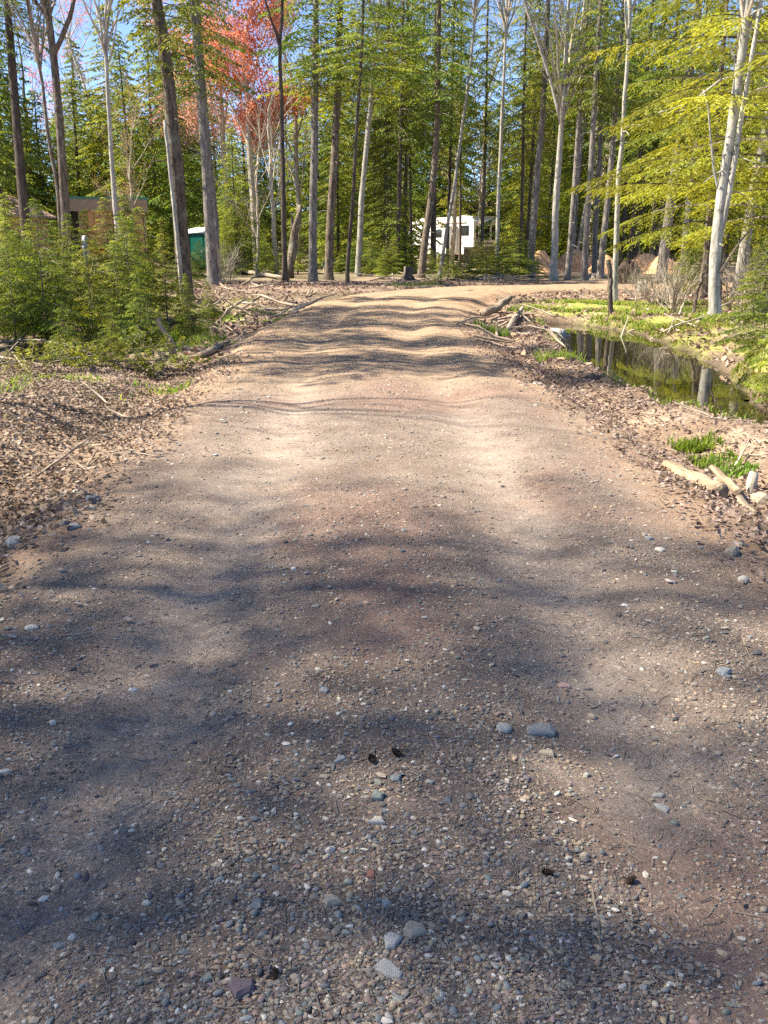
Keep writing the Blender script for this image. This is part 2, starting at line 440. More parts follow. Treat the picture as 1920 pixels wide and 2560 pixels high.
# ---- the gravel road: a sheet of its own on the ground
def road_material():
    m = bpy.data.materials.new('gravel'); m.use_nodes = True
    nt = m.node_tree; N = nt.nodes; L = nt.links
    p = N['Principled BSDF']; p.inputs['Roughness'].default_value = 0.93; p.inputs['Specular IOR Level'].default_value = 0.2
    tc = N.new('ShaderNodeTexCoord')
    at_ = N.new('ShaderNodeVertexColor'); at_.layer_name = 'Col'

    def vor(sc, rnd=1.0):
        v = N.new('ShaderNodeTexVoronoi'); v.inputs['Scale'].default_value = sc; v.inputs['Randomness'].default_value = rnd
        L.new(tc.outputs['Object'], v.inputs[0]); return v

    def ramp(sock, stops):
        r = N.new('ShaderNodeValToRGB'); r.color_ramp.interpolation = 'CONSTANT'
        while len(r.color_ramp.elements) < len(stops): r.color_ramp.elements.new(0.5)
        for e, (q, c) in zip(r.color_ramp.elements, stops): e.position = q; e.color = (*c, 1)
        L.new(sock, r.inputs[0]); return r.outputs[0]

    def sep(sock):
        s = N.new('ShaderNodeSeparateColor'); L.new(sock, s.inputs[0]); return s
    stops = [(0, (.75, .70, .66)), (.12, (1.1, 1.0, .9)), (.3, (.62, .56, .52)), (.45, (.9, .86, .86)), (.6, (1.25, 1.12, .98)), (.72, (.5, .46, .45)), (.8, (.8, .84, .9)), (.88, (1.05, .84, .74)), (.95, (1.9, 1.85, 1.75))]
    v1 = vor(90); v2 = vor(190); v3 = vor(26)
    s1 = sep(v1.outputs['Color']); s2 = sep(v2.outputs['Color']); s3 = sep(v3.outputs['Color'])
    c1 = ramp(s1.outputs[0], stops); c2 = ramp(s2.outputs[0], stops)

    def mix(f, a, b, bt='MIX'):
        x = N.new('ShaderNodeMix'); x.data_type = 'RGBA'; x.blend_type = bt
        if isinstance(f, float): x.inputs[0].default_value = f
        else: L.new(f, x.inputs[0])
        for q, v in ((6, a), (7, b)):
            if isinstance(v, tuple): x.inputs[q].default_value = (*v, 1)
            else: L.new(v, x.inputs[q])
        return x.outputs[2]
    gt = N.new('ShaderNodeMath'); gt.operation = 'GREATER_THAN'; gt.inputs[1].default_value = 0.55; L.new(s1.outputs[1], gt.inputs[0])
    g = mix(gt.outputs[0], c2, c1)
    nz = N.new('ShaderNodeTexNoise'); nz.inputs['Scale'].default_value = 1.1; nz.inputs['Detail'].default_value = 7; nz.inputs['Roughness'].default_value = .7
    L.new(tc.outputs['Object'], nz.inputs[0])
    mr = N.new('ShaderNodeMapRange'); mr.inputs[1].default_value = .35; mr.inputs[2].default_value = .65; mr.inputs[3].default_value = .35; mr.inputs[4].default_value = .95; L.new(nz.outputs[0], mr.inputs[0])
    g2 = mix(mr.outputs[0], (1.0, .98, .95), g)
    base = mix(1.0, at_.outputs[0], g2, 'MULTIPLY')
    n4 = N.new('ShaderNodeTexNoise'); n4.inputs['Scale'].default_value = 2.6; n4.inputs['Detail'].default_value = 8; n4.inputs['Roughness'].default_value = .7
    L.new(tc.outputs['Object'], n4.inputs[0])
    cr = N.new('ShaderNodeValToRGB'); cr.color_ramp.elements[0].position = .33; cr.color_ramp.elements[1].position = .66
    cr.color_ramp.elements[0].color = (.78, .74, .72, 1); cr.color_ramp.elements[1].color = (1.2, 1.2, 1.2, 1); L.new(n4.outputs[0], cr.inputs[0])
    base = mix(1.0, base, cr.outputs[0], 'MULTIPLY')
    L.new(base, p.inputs['Base Color'])
    h = N.new('ShaderNodeMath'); h.operation = 'ADD'; L.new(v1.outputs['Distance'], h.inputs[0])
    h2 = N.new('ShaderNodeMath'); h2.operation = 'MULTIPLY'; h2.inputs[1].default_value = .5; L.new(v2.outputs['Distance'], h2.inputs[0]); L.new(h2.outputs[0], h.inputs[1])
    b = N.new('ShaderNodeBump'); b.invert = True; b.inputs['Strength'].default_value = .8; b.inputs['Distance'].default_value = .012
    nb = N.new('ShaderNodeTexNoise'); nb.inputs['Scale'].default_value = 120; nb.inputs['Detail'].default_value = 5; nb.inputs['Roughness'].default_value = .75
    L.new(tc.outputs['Object'], nb.inputs[0]); b.invert = False
    L.new(nb.outputs[0], b.inputs['Height']); L.new(b.outputs[0], p.inputs['Normal'])
    return m


# stations along the middle line
seg = np.hypot(*np.diff(ROADC, axis=0).T); cum = np.concatenate([[0], np.cumsum(seg)])
stn = axis([(10, 31, .5), (31, 66, .11), (66, 92, .3), (92, cum[-1] - .1, 1.5)])
cxs = np.interp(stn, cum, ROADC[:, 0]); cys = np.interp(stn, cum, ROADC[:, 1])
ker = np.ones(9) / 9
tx = np.gradient(cxs, stn); ty = np.gradient(cys, stn)
tx = np.convolve(np.pad(tx, 4, 'edge'), ker, 'valid'); ty = np.convolve(np.pad(ty, 4, 'edge'), ker, 'valid')
ln = np.hypot(tx, ty); tx /= ln; ty /= ln
lat = np.linspace(-2.75, 2.75, 56)
RX = cxs[:, None] + lat[None] * ty[:, None]; RY = cys[:, None] - lat[None] * tx[:, None]
rd = np.broadcast_to(lat[None], RX.shape)
RZ = road_z(RX, RY, rd)
edge = np.abs(rd) + 0.7 * (fbm(RX * 1.1, RY * 1.1, 50) - 0.5)
RZ = RZ + 0.004 - 0.16 * ss(1.85, 2.55, edge)
rc = np.ones(RX.shape + (3,)) * np.array((0.205, 0.170, 0.145))
wt = np.exp(-((rd + 0.85) / 0.3) ** 2) + np.exp(-((rd - 0.8) / 0.3) ** 2)
rc = lerp(rc, (0.32, 0.275, 0.235), np.clip(wt, 0, 1) * .9)
rc = lerp(rc, (0.35, 0.257, 0.165), ss(9, 14, RY) * .75)  # warm tan of the sunlit far stretch put into the colour
rc = lerp(rc, (0.235, 0.165, 0.135), ss(.56, .72, fbm(RX * .9, RY * .5, 51)) * .75 * (1 - ss(10, 16, RY)))
rc = lerp(rc, (0.34, 0.24, 0.16), ss(1.4, 2.1, np.abs(rd)) * .6)
ny, nx = RX.shape
i = np.arange(ny - 1)[:, None] * nx; j = np.arange(nx - 1)[None]
Q = np.stack([i + j, i + j + 1, i + nx + j + 1, i + nx + j], -1).reshape(-1, 4)
road = link('gravel_road', mesh('gravel_road', np.stack([RX, RY, RZ], -1).reshape(-1, 3), [Q], True, rc.reshape(-1, 3), [road_material()]))
tag(road, kind='structure')


def surf(x, y):
    """top of whatever lies there: road sheet or ground"""
    x = np.asarray(x, float); y = np.asarray(y, float)
    dd = road_d(x, y)
    e = np.abs(dd) + 0.7 * (fbm(x * 1.1, y * 1.1, 50) - 0.5)
    r = road_z(x, y, dd) + 0.004 - 0.16 * ss(1.85, 2.55, e)
    r = np.where(np.abs(dd) < 2.75, r, -9)
    return np.maximum(r, land(x, y))


def sz(x, y): return float(surf(np.array([x]), np.array([y]))[0])


# ---- water
def water_mat(name, body):
    m = bpy.data.materials.new(name); m.use_nodes = True
    nt = m.node_tree; N = nt.nodes; L = nt.links; p = N['Principled BSDF']
    p.inputs['Base Color'].default_value = (*body, 1); p.inputs['Roughness'].default_value = 0.02; p.inputs['IOR'].default_value = 1.33; p.inputs['Specular IOR Level'].default_value = 0.9
    tc = N.new('ShaderNodeTexCoord'); n = N.new('ShaderNodeTexNoise'); n.inputs['Scale'].default_value = 3.0; n.inputs['Detail'].default_value = 2
    L.new(tc.outputs['Object'], n.inputs[0]); b = N.new('ShaderNodeBump'); b.inputs['Strength'].default_value = .04; b.inputs['Distance'].default_value = .02
    L.new(n.outputs[0], b.inputs['Height']); L.new(b.outputs[0], p.inputs['Normal'])
    return m


def pool(name, P, z, m):
    """a sheet of still water just wide enough to run in under its banks"""
    P = np.array(P); st = 0.25
    xs = np.arange(P[:, 0].min() - 2, P[:, 0].max() + 2, st); ys = np.arange(P[:, 1].min() - 2, P[:, 1].max() + 2, st)
    GX, GY = np.meshgrid(xs, ys)
    k = chain(GX, GY, [tuple(q) for q in P]) > -0.75
    idx = np.arange(GX.size).reshape(GX.shape)
    q = k[:-1, :-1] & k[1:, :-1] & k[:-1, 1:] & k[1:, 1:]
    Q = np.stack([idx[:-1, :-1][q], idx[:-1, 1:][q], idx[1:, 1:][q], idx[1:, :-1][q]], -1)
    used = np.unique(Q); re = np.zeros(GX.size, int); re[used] = np.arange(len(used))
    V = np.stack([GX.ravel()[used], GY.ravel()[used], np.full(len(used), z)], -1)
    o = link(name, mesh(name, V, [re[Q]], True, None, [m]))
    return tag(o, kind='structure')


pool('pond_water', POND, POND_Z, water_mat('pond', (0.016, 0.014, 0.007)))
pool('ditch_water', DITCH, DITCH_Z, water_mat('ditch', (0.012, 0.009, 0.006)))

# ------------------------------------------------------------------ how trees grow
GREEN = (0.105, 0.165, 0.030)


def foliage_quads(P, E, Nn, ll, lw):
    """one pointed leaflet per row: start, direction, normal"""
    Wd = np.cross(E, Nn); Wd /= np.linalg.norm(Wd, axis=1)[:, None] + 1e-9
    ll = np.asarray(ll)[..., None] * np.ones((len(P), 1)); lw = lw * np.ones((len(P), 1))
    mid = P + E * ll * .45
    tip = P + E * ll; tip[:, 2] -= ll[:, 0] * .12
    V = np.stack([P, mid + Wd * lw * .5, tip, mid - Wd * lw * .5], 1).reshape(-1, 3)
    Q = np.arange(len(V)).reshape(-1, 4)
    return V, Q


def hemlock(seed, H, z0, R, nb, spc, ll, lw, droop=.32, up=.18, base=GREEN, yellow=.35, prof=.8, br=.028, arc=None):
    g = np.random.default_rng(seed)
    Ps, Es, Ns, Cs, Ls = [], [], [], [], []
    wood = MB()
    for b in range(nb):
        u = (b + g.random()) / nb
        z = z0 + (H - z0) * u
        L = R * ((.62 + .38 * float(ss(0, .18, u))) * (1 - u) ** prof + .05) * g.uniform(.55, 1.15)
        az = b * 2.39996 + g.normal(0, .35)
        if arc is not None: az = arc[0] + (arc[1] - arc[0]) * g.random()
        dh = np.array((math.cos(az), math.sin(az), 0)); ph = np.array((-dh[1], dh[0], 0))
        upb = up * g.uniform(-.2, 1.3); dr = droop * g.uniform(.6, 1.3); sw = g.normal(0, .12)

        def pos(s):
            s = np.asarray(s, float)[..., None]
            return np.array((0, 0, z)) + dh * L * s + ph * sw * L * s ** 2 + np.array((0, 0, 1)) * (upb * L * s - dr * L * s ** 2)
        wood.tube(pos(np.linspace(0, .96, 5)), np.linspace(br * L ** .6 * .55, .004, 5), 3, False)
        m = max(4, int(L / spc))
        sk = np.linspace(.15, .98, m); sk = np.clip(sk + g.normal(0, .02, m), .08, .99)
        bright = g.uniform(.6, 1.35); yl = np.clip(g.normal(yellow, .22), 0, 1)
        for side in (-1, 1):
            keep = g.random(m) < .86
            s_ = sk[keep]; k = len(s_)
            if not k: continue
            l = (L * .40 * (1 - s_) ** .65 + .10 * L ** .5) * g.uniform(.6, 1.2, k)
            ang = side * np.radians(g.uniform(42, 68, k))
            bd = dh * np.cos(ang)[:, None] + ph * np.sin(ang)[:, None]
            bd[:, 2] += -.12 - .25 * g.random(k) + .15 * (upb - 2 * dr * s_)
            q = max(3, int(l.mean() / (ll * .42)))
            t = (np.arange(q) + .3) / q
            p0 = pos(s_)
            P = p0[:, None] + bd[:, None] * (l[:, None] * t[None])[..., None]
            P[..., 2] -= .22 * (l[:, None] * t[None] ** 2)
            sg = np.where(np.arange(q) % 2 == 0, 1, -1) * np.radians(g.uniform(25, 50, (k, q)))
            bp = np.cross(np.array((0, 0, 1.)), bd)
            E = bd[:, None] * np.cos(sg)[..., None] + bp[:, None] * np.sin(sg)[..., None] + g.normal(0, .16, (k, q, 3))
            E[..., 2] -= .15
            P = P.reshape(-1, 3); E = E.reshape(-1, 3); E /= np.linalg.norm(E, axis=1)[:, None]
            Nn = np.array((0, 0, .8)) + g.normal(0, .6, (len(P), 3))
            Ps.append(P); Es.append(E); Ns.append(Nn)
            lf = g.uniform(.7, 1.25, len(P))
            Ls.append(ll * g.uniform(.6, 1.2, len(P)))
            c = np.array(base)[None] * (bright * lf)[:, None]
            yy = np.clip(yl + g.normal(0, .15, len(P)), 0, 1)[:, None]
            c = c * (1 - yy) + yy * np.array((.32, .335, .034)) * (bright * lf)[:, None]
            Cs.append(c)
    P = np.vstack(Ps); V, Q = foliage_quads(P, np.vstack(Es), np.vstack(Ns), np.concatenate(Ls), lw)
    fol = mesh('crown', V, [Q], False, np.repeat(np.vstack(Cs), 4, 0), [M['needles']])
    return fol, wood


def simple_trunk(wood, H, r0, seed, n=7):
    g = np.random.default_rng(seed)
    z = np.linspace(-.3, H, 9)
    P = np.stack([np.cumsum(g.normal(0, .012 * H / 16, 9)), np.cumsum(g.normal(0, .012 * H / 16, 9)), z], -1); P[:2, :2] = 0
    wood.tube(P, r0 * (1 - z.clip(0) / H * .88) * np.where(z < .2, 1.3, 1), n, True, .12, seed)


def grow(mb, p, d_, L, r, lev, g, tips, spread=.55, kids=(3, 5), up=.25, nseg=4):
    """a bare limb and the limbs that leave it"""
    pts = [np.array(p)]; d0 = np.array(d_, float)
    for k in range(nseg):
        d0 = d0 + g.normal(0, .10, 3) + np.array((0, 0, up * .15)); d0 /= np.linalg.norm(d0)
        pts.append(pts[-1] + d0 * L / nseg)
    mb.tube(np.array(pts), np.linspace(r, r * .45, nseg + 1), 5 if lev > 1 else 3, False)
    if lev == 0:
        tips.append(pts[-1]); tips.append(pts[-2]); return
    for k in range(g.integers(*kids)):
        s = g.uniform(.3, 1.0); q = s * nseg; i0 = min(int(q), nseg - 1)
        b = pts[i0] + (pts[i0 + 1] - pts[i0]) * (q - i0)
        az = g.uniform(0, 6.283)
        side = np.array((math.cos(az), math.sin(az), g.uniform(-.1, .6)))
        nd = d0 * (1 - spread) + side * spread + np.array((0, 0, up)); nd /= np.linalg.norm(nd)
        grow(mb, b, nd, L * g.uniform(.5, .75), r * .45 * (1.1 - .4 * s), lev - 1, g, tips, spread, kids, up, max(2, nseg - 1))
    grow(mb, pts[-1], d0, L * .6, r * .42, lev - 1, g, tips, spread, kids, up, max(2, nseg - 1))


def leaf_cloud(tips, n, size, cols, spread, seed):
    g = np.random.default_rng(seed); tips = np.array(tips)
    P = tips[g.integers(0, len(tips), n)] + g.normal(0, spread, (n, 3))
    E = g.normal(0, 1, (n, 3)); E /= np.linalg.norm(E, axis=1)[:, None]
    V, Q = foliage_quads(P, E, g.normal(0, 1, (n, 3)), size * g.uniform(.6, 1.3, n), size * .65)
    c = np.array(cols)[g.integers(0, len(cols), n)] * g.uniform(.7, 1.25, (n, 1))
    return mesh('crown', V, [Q], False, np.repeat(c, 4, 0), [M['redleaf']])


# crowns shared by many trees: 10 m deep, reaching 2.6 m
CROWN = []
for k, (yl, nb) in enumerate([(.18, 105), (.35, 95), (.55, 90), (.10, 110)]):
    fol, wood = hemlock(100 + k, 10, 0, 2.6, nb,  .19, .21, .062, .30, .16, yellow=yl, prof=.75)
    CROWN.append((fol, wood.mesh('branches', M['twig'])))
# whole forest hemlocks, 17 m
FOREST = []
for k, (yl, z0) in enumerate([(.26, .6), (.52, 1.0), (.18, .3)]):
    fol, wood = hemlock(200 + k, 17, z0, 3.7, 150, .28, .33, .115, .34, .12, yellow=yl, prof=.62)
    simple_trunk(wood, 17, .19, 210 + k)
    FOREST.append((fol, wood.mesh('trunk', M['bark_dark'])))
# thin, fine needled crowns high over the road
THIN = []
for k in range(2):
    fol, wood = hemlock(260 + k, 23, 9.0, 3.6, 82, .24, .15, .033, .30, .15, yellow=.4, prof=.6)
    simple_trunk(wood, 23, .12, 270 + k)
    THIN.append((fol, wood.mesh('trunk', M['bark_grey'])))
# young hemlocks, 3.2 m
YOUNG = []
for k, (yl, R, z0) in enumerate([(.45, 1.25, .15), (.60, 1.05, .3), (.30, 1.45, .1), (.5, .8, .5)]):
    fol, wood = hemlock(300 + k, 3.2, z0, R, 96, .07, .08, .026, .28, .22, base=(.125, .195, .03), yellow=yl, prof=.9, br=.018)
    simple_trunk(wood, 3.2, .028, 310 + k, 5)
    YOUNG.append((fol, wood.mesh('trunk', M['twig'])))
# bare hardwoods, 15 m, without leaves
BARE = []
for k in range(3):
    g = np.random.default_rng(400 + k); mb = MB(); tips = []
    z = np.linspace(-.2, 8, 8); P = np.stack([np.cumsum(g.normal(0, .06, 8)), np.cumsum(g.normal(0, .06, 8)), z], -1); P[:2, :2] = 0
    mb.tube(P, np.linspace(.15, .09, 8), 7, False, .1, k)
    for q in range(7):
        i0 = 3 + q % 5; az = q * 2.4 + g.normal(0, .3)
        dd = np.array((math.cos(az) * .6, math.sin(az) * .6, 1)); dd /= np.linalg.norm(dd)
        grow(mb, P[i0] + (0, 0, g.uniform(0, .8)), dd, g.uniform(2.2, 3.6), .05, 2, g, tips, .5, (3, 6), .22)
    grow(mb, P[-1], (0, 0, 1), 4.2, .085, 3, g, tips, .5, (3, 5), .2)
    BARE.append((mb.mesh('trunk', M['twig_pale'] if k != 1 else M['twig']), tips))
# the spread of bare limbs that tops a traced trunk, 7 m
LIMBS = []
for k in range(3):
    g = np.random.default_rng(450 + k); mb = MB(); tips = []
    for q in range(6):
        az = q * 2.4 + g.normal(0, .3); t = g.uniform(.28, .6)
        dd = np.array((math.cos(az) * t, math.sin(az) * t, 1)); dd /= np.linalg.norm(dd)
        grow(mb, (0, 0, -.3 + q * .25), dd, g.uniform(2.6, 4.2), .055, 2, g, tips, .42, (3, 6), .25)
    grow(mb, (0, 0, 0), (0, 0, 1), 4.5, .09, 2, g, tips, .4, (3, 6), .2)
    LIMBS.append((mb.mesh('limbs', M['twig_pale'] if k else M['twig']), tips))


def tree_copy(name, parts, label, cat, x, y, s=1.0, rz=0.0, group=None, lean=(0, 0), sz_=None, z=None):
    t = thing(name, label, cat, (x, y, (zat(x, y) if z is None else z) - .03), rz, group)
    t.rotation_euler = (lean[0], lean[1], rz)
    t.scale = (s, s, sz_ or s)
    for nm, me in parts: link(nm, me, t)
    return t


# ------------------------------------------------------------------ trunks one can tell apart in the photograph
def traced(name, label, pts, wpx, bark, Dist=None, top=18.0, crown=None, limbs=None, stubs=0, seed=0, flare=1.35, fork=None, cat='tree', group=None, topcap=False, taper=.6):
    """pts: points of the photograph from foot to top; the tree stands upright at its own distance"""
    u0, v0 = pts[0]
    Dist = Dist or gnd(u0, v0)[1]
    base = at(u0, v0, Dist); bz = zat(base[0], Dist)
    P = [at(u, v, Dist) for u, v in pts]
    g = np.random.default_rng(seed + 11)
    P[0][2] = bz
    P = np.array(P)
    if P[1, 2] < bz + .3: P = np.delete(P, 1, 0)
    if not topcap and P[-1, 2] < top:      # goes on above the frame
        dd = (P[-1] - P[-2]); dd = dd / dd[2]
        P = np.vstack([P, P[-1] + dd * (top - P[-1, 2]) * np.array((.6, 0, 1))])
    zz = np.concatenate([[P[0, 2] - .25, P[0, 2], P[0, 2] + .18, P[0, 2] + .5], np.linspace(P[0, 2] + .5, P[-1, 2], 16)[1:]])
    xx = np.interp(zz, P[:, 2], P[:, 0])
    yy = np.full_like(zz, Dist) + np.cumsum(g.normal(0, .012, len(zz)))
    wob = np.cumsum(g.normal(0, .010, len(zz))); wob -= np.linspace(wob[0], wob[-1], len(wob)); xx = xx + wob
    A = np.stack([xx, yy, zz], -1) - np.array((base[0], Dist, bz))
    r0 = wpx / F * Dist / 2 * .94
    hh = (zz - P[0, 2]).clip(0); r = r0 * (1 - taper * hh / 18.0 * (18.0 / max(6, top)))
    r = np.maximum(r, r0 * .12)
    r = r * (1 + (flare - 1) * np.exp(-hh / .22))
    t = thing(name, label, cat, (base[0], Dist, bz), 0, group)
    mb = MB(); mb.tube(A, r, 10, True, .13, seed)
    ax = lambda z: np.array((np.interp(z, A[:, 2], A[:, 0]), np.interp(z, A[:, 2], A[:, 1]), z))
    for q in range(stubs):
        z = g.uniform(1.2, min(9, A[-1, 2] * .8)); az = g.uniform(0, 6.28); l = g.uniform(.25, 1.1)
        dv = np.array((math.cos(az), math.sin(az), g.uniform(-.25, .25)))
        p0 = ax(z); mb.tube(np.array([p0, p0 + dv * l * .5, p0 + dv * l + (0, 0, -.1 * l)]), (.022, .016, .006), 4, False)
    if fork:
        for (fp, w1) in fork:
            fpts = np.array([at(u, v, Dist) for u, v in fp]) - np.array((base[0], Dist, bz))
            dd = fpts[-1] - fpts[-2]
            if not topcap and w1 > 6: fpts = np.vstack([fpts, fpts[-1] + dd / np.linalg.norm(dd) * 3.5])
            s = np.linspace(0, len(fpts) - 1, 9)
            fpts = np.stack([np.interp(s, np.arange(len(fpts)), fpts[:, k]) for k in range(3)], -1)
            fpts[0] = ax(fpts[0, 2]) * .7 + fpts[0] * .3
            fpts[:, 1] += np.linspace(0, g.uniform(-.4, .4), 9)
            mb.tube(fpts, np.linspace(w1 / F * Dist / 2, w1 / F * Dist / 4, 9), 8, True, .12, seed + 3)
    mb.build('trunk', M[bark], t, True)
    if crown:
        k, vb, Rr, hc = crown
        z = at(960, vb, Dist)[2] - bz
        p = ax(z)
        for nm, me in (('crown', CROWN[k][0]), ('branches', CROWN[k][1])):
            o = link(nm, me, t, p, (0, 0, seed * 1.7), (Rr / 2.6, Rr / 2.6, hc / 10))
            if nm == 'branches': tag(o, kind='stuff')
    if limbs:
        k, vb, s = limbs
        z = at(960, vb, Dist)[2] - bz
        p = ax(min(z, A[-1, 2]))
        tag(link('limbs', LIMBS[k][0], t, p, (0, 0, seed * 2.1), s), kind='stuff')
    return t


T = traced
T('pine_tree', 'dark grey straight pine trunk at the far left edge before the gabled shed', [(72, 672), (64, 579), (38, 270), (17, 0)], 27, 'bark_dark', 46, crown=(3, 150, 2.6, 11), stubs=9, seed=1)
T('leaning_tree', 'leaning dark trunk cut off by the left edge beside the tan shed', [(22, 640), (8, 540), (-14, 440), (-60, 200)], 16, 'bark_dark', 44, seed=2, top=13)
T('maple_tree', 'thin crooked bare maple stem left of the forked maple', [(150, 640), (146, 480), (120, 340), (105, 200), (88, 120), (74, 40), (66, 0)], 11, 'bark_brown', 42, limbs=(0, 170, .8), seed=3, top=14)
T('maple_tree', 'brown bare maple whose trunk forks in a wide Y', [(163, 690), (166, 580), (158, 440), (145, 240), (135, 130), (124, 60), (120, 0)], 27, 'bark_brown', 42, fork=[([(139, 135), (160, 75), (173, 40), (181, 0), (186, -40)], 13), ([(125, 50), (100, 18), (70, -20)], 11)], limbs=(0, 60, 1.0), seed=4, top=15)
T('maple_tree', 'slender grey crooked maple in front of the green roofed shed', [(298, 655), (294, 580), (284, 480), (273, 280), (266, 160), (264, 60), (266, 0)], 14, 'bark_pale', 40, fork=[([(268, 165), (255, 90), (248, 0)], 5), ([(272, 165), (290, 90), (303, 20)], 5)], limbs=(1, 130, .9), seed=5, top=14)
T('pine_tree', 'thick furrowed dark brown pine leaning behind the young hemlocks', [(462, 752), (457, 660), (445, 480), (428, 280), (410, 120), (393, 0)], 39, 'bark_brown', 30, crown=(1, 195, 1.9, 9), stubs=12, seed=6, top=17)
T('white_cedar_stem', 'thin pale stem with peeling bark leaning against the thick dark pine', [(458, 760), (450, 660), (436, 520), (420, 380), (410, 300)], 12, 'bark_pale', 28.5, seed=7, top=9, topcap=True)
T('pine_tree', 'straight smooth grey pine right of the green portable toilet', [(531, 704), (524, 580), (514, 400), (500, 210), (484, 0)], 29, 'bark_grey', 41, crown=(0, 250, 2.3, 10), stubs=14, seed=8, top=18)
T('pine_tree', 'narrow grey pine standing directly behind the smooth grey pine', [(545, 690), (540, 560), (524, 380), (510, 200)], 15, 'bark_grey', 44, crown=(2, 60, 1.8, 8), seed=9, top=16)
T('dead_snag', 'dark dead trunk with a short broken prong, left of two grey trunks', [(713, 698), (710, 560), (706, 380), (702, 200), (699, 115), (704, 60), (706, 0)], 15, 'bark_dark', 44, fork=[([(699, 118), (690, 80), (680, 58), (673, 34)], 7)], seed=10, top=13, stubs=4)
T('pine_tree', 'straight grey pine with flared foot beyond the bend of the road', [(783, 694), (783, 560), (786, 380), (788, 220), (790, 0)], 23, 'bark_grey', 46, crown=(0, 235, 2.5, 11), stubs=14, seed=11, top=19)
T('pine_tree', 'brown grey pine leaning right, beside the grey pine with flared foot', [(822, 690), (825, 600), (836, 420), (846, 220), (852, 0)], 22, 'bark_brown', 47, crown=(2, 262, 3.3, 6), stubs=12, seed=12, top=19)
T('hemlock_tree', 'thin dark hemlock stem right of the two big pines', [(868, 704), (874, 600), (886, 440), (898, 250), (905, 120)], 11, 'bark_dark', 43, crown=(1, 225, 2.2, 7), stubs=10, seed=13, top=14)
T('birch_tree', 'pale grey birch between the big pines and the dark thicket', [(895, 668), (903, 500), (916, 380), (927, 270), (938, 120), (948, 40)], 16, 'bark_pale', 52, crown=(2, 240, 3.2, 7), seed=14, top=17, limbs=(1, 80, .9))
for k, (px, lean, w, D_, c) in enumerate([(962, 6, 12, 58, 0), (978, -4, 9, 62, 3), (994, 8, 13, 56, 0), (1012, 3, 10, 60, 1), (1030, -5, 9, 66, 3), (1118, 10, 9, 64, 1), (1150, 2, 8, 70, 3), (1205, 8, 9, 62, 0)]):
    T('hemlock_tree', ['leftmost slim dark trunk of the thicket left of the camper', 'second slim dark trunk from the left in the thicket by the camper', 'thickest dark trunk in the thicket left of the camper', 'slim dark trunk right of the thickest one in the thicket', 'slim dark trunk of the thicket nearest to the camper', 'slim dark trunk before the slide-out of the camper', 'slim dark trunk before the middle of the camper', 'slim dark trunk before the end wall of the camper'][k],
      [(px, 672 - k % 3 * 6), (px + lean * .3, 560), (px + lean, 380), (px + lean * 1.6, 120)], w, 'bark_dark', D_, crown=(c, 420 - k * 17 % 90, 2.4, 13), stubs=12, seed=20 + k, top=19)
T('hemlock_tree', 'dark trunk leaning right across the left end of the white camper', [(1052, 672), (1064, 590), (1080, 480), (1090, 380), (1094, 200)], 19, 'bark_brown', 50, crown=(0, 300, 2.7, 11), stubs=10, seed=30, top=18)
T('birch_tree', 'thin white birch leaning right in front of the camper', [(1099, 670), (1112, 600), (1135, 480), (1152, 340), (1176, 155), (1193, 0)], 10, 'bark_white', 49, seed=31, top=15, limbs=(2, 60, .8))
T('birch_tree', 'slender pale grey stem rising above the camper roof', [(1243, 655), (1246, 480), (1255, 280), (1262, 120), (1266, 0)], 11, 'bark_pale', 54, seed=32, top=16, limbs=(1, 90, .9))
T('hemlock_tree', 'tall dark hemlock behind the leaning white birch', [(1083, 660), (1086, 430), (1090, 200), (1094, 0)], 15, 'bark_dark', 66, crown=(3, 450, 3.6, 19), seed=33, top=24)
T('pine_tree', 'grey brown pine at the left end of the orange sand piles', [(1327, 662), (1332, 580), (1346, 400), (1357, 290), (1364, 150)], 19, 'bark_grey', 50, crown=(1, 270, 1.8, 9), stubs=9, seed=34, top=18)
T('maple_tree', 'pale grey maple with many bare upswept limbs by the sand piles', [(1386, 673), (1388, 580), (1396, 420), (1403, 320), (1408, 250)], 20, 'bark_pale', 46, limbs=(1, 315, 1.15), seed=35, top=11, fork=[([(1403, 318), (1385, 230), (1360, 150), (1330, 60), (1310, 0)], 9), ([(1405, 300), (1412, 200), (1416, 100), (1420, 0)], 10), ([(1404, 260), (1440, 150), (1455, 60), (1462, 0)], 8)])
T('pine_tree', 'grey pine leaning right, third trunk before the sand piles', [(1418, 668), (1425, 580), (1438, 400), (1450, 250)], 16, 'bark_grey', 47, crown=(1, 280, 1.7, 9), stubs=8, seed=36, top=17)
T('pine_tree', 'very thin pale pine behind the sand piles leaning right', [(1432, 642), (1440, 540), (1452, 400), (1462, 280)], 9, 'bark_grey', 64, crown=(0, 320, 2.4, 10), seed=37, top=17)
T('dead_snag', 'pale dead stem leaning strongly right behind the sand piles', [(1438, 640), (1452, 570), (1468, 485), (1474, 455)], 9, 'bark_pale', 62, seed=38, top=7, topcap=True, stubs=4)
T('pine_tree', 'shadowed grey pine leaning right in the middle of the sand piles', [(1463, 672), (1470, 560), (1480, 440), (1488, 300)], 17, 'bark_grey', 45, crown=(3, 260, 1.8, 9), stubs=8, seed=39, top=18)
T('pine_tree', 'straight grey pine right of the shadowed leaning pine', [(1487, 662), (1490, 560), (1497, 440), (1503, 300)], 15, 'bark_grey', 50, crown=(1, 260, 1.8, 9), stubs=8, seed=40, top=18)
T('pine_tree', 'grey pine leaning right just left of the white birch', [(1501, 668), (1510, 580), (1524, 460), (1535, 330)], 17, 'bark_grey', 48, crown=(0, 310, 2.3, 10), stubs=8, seed=41, top=18)
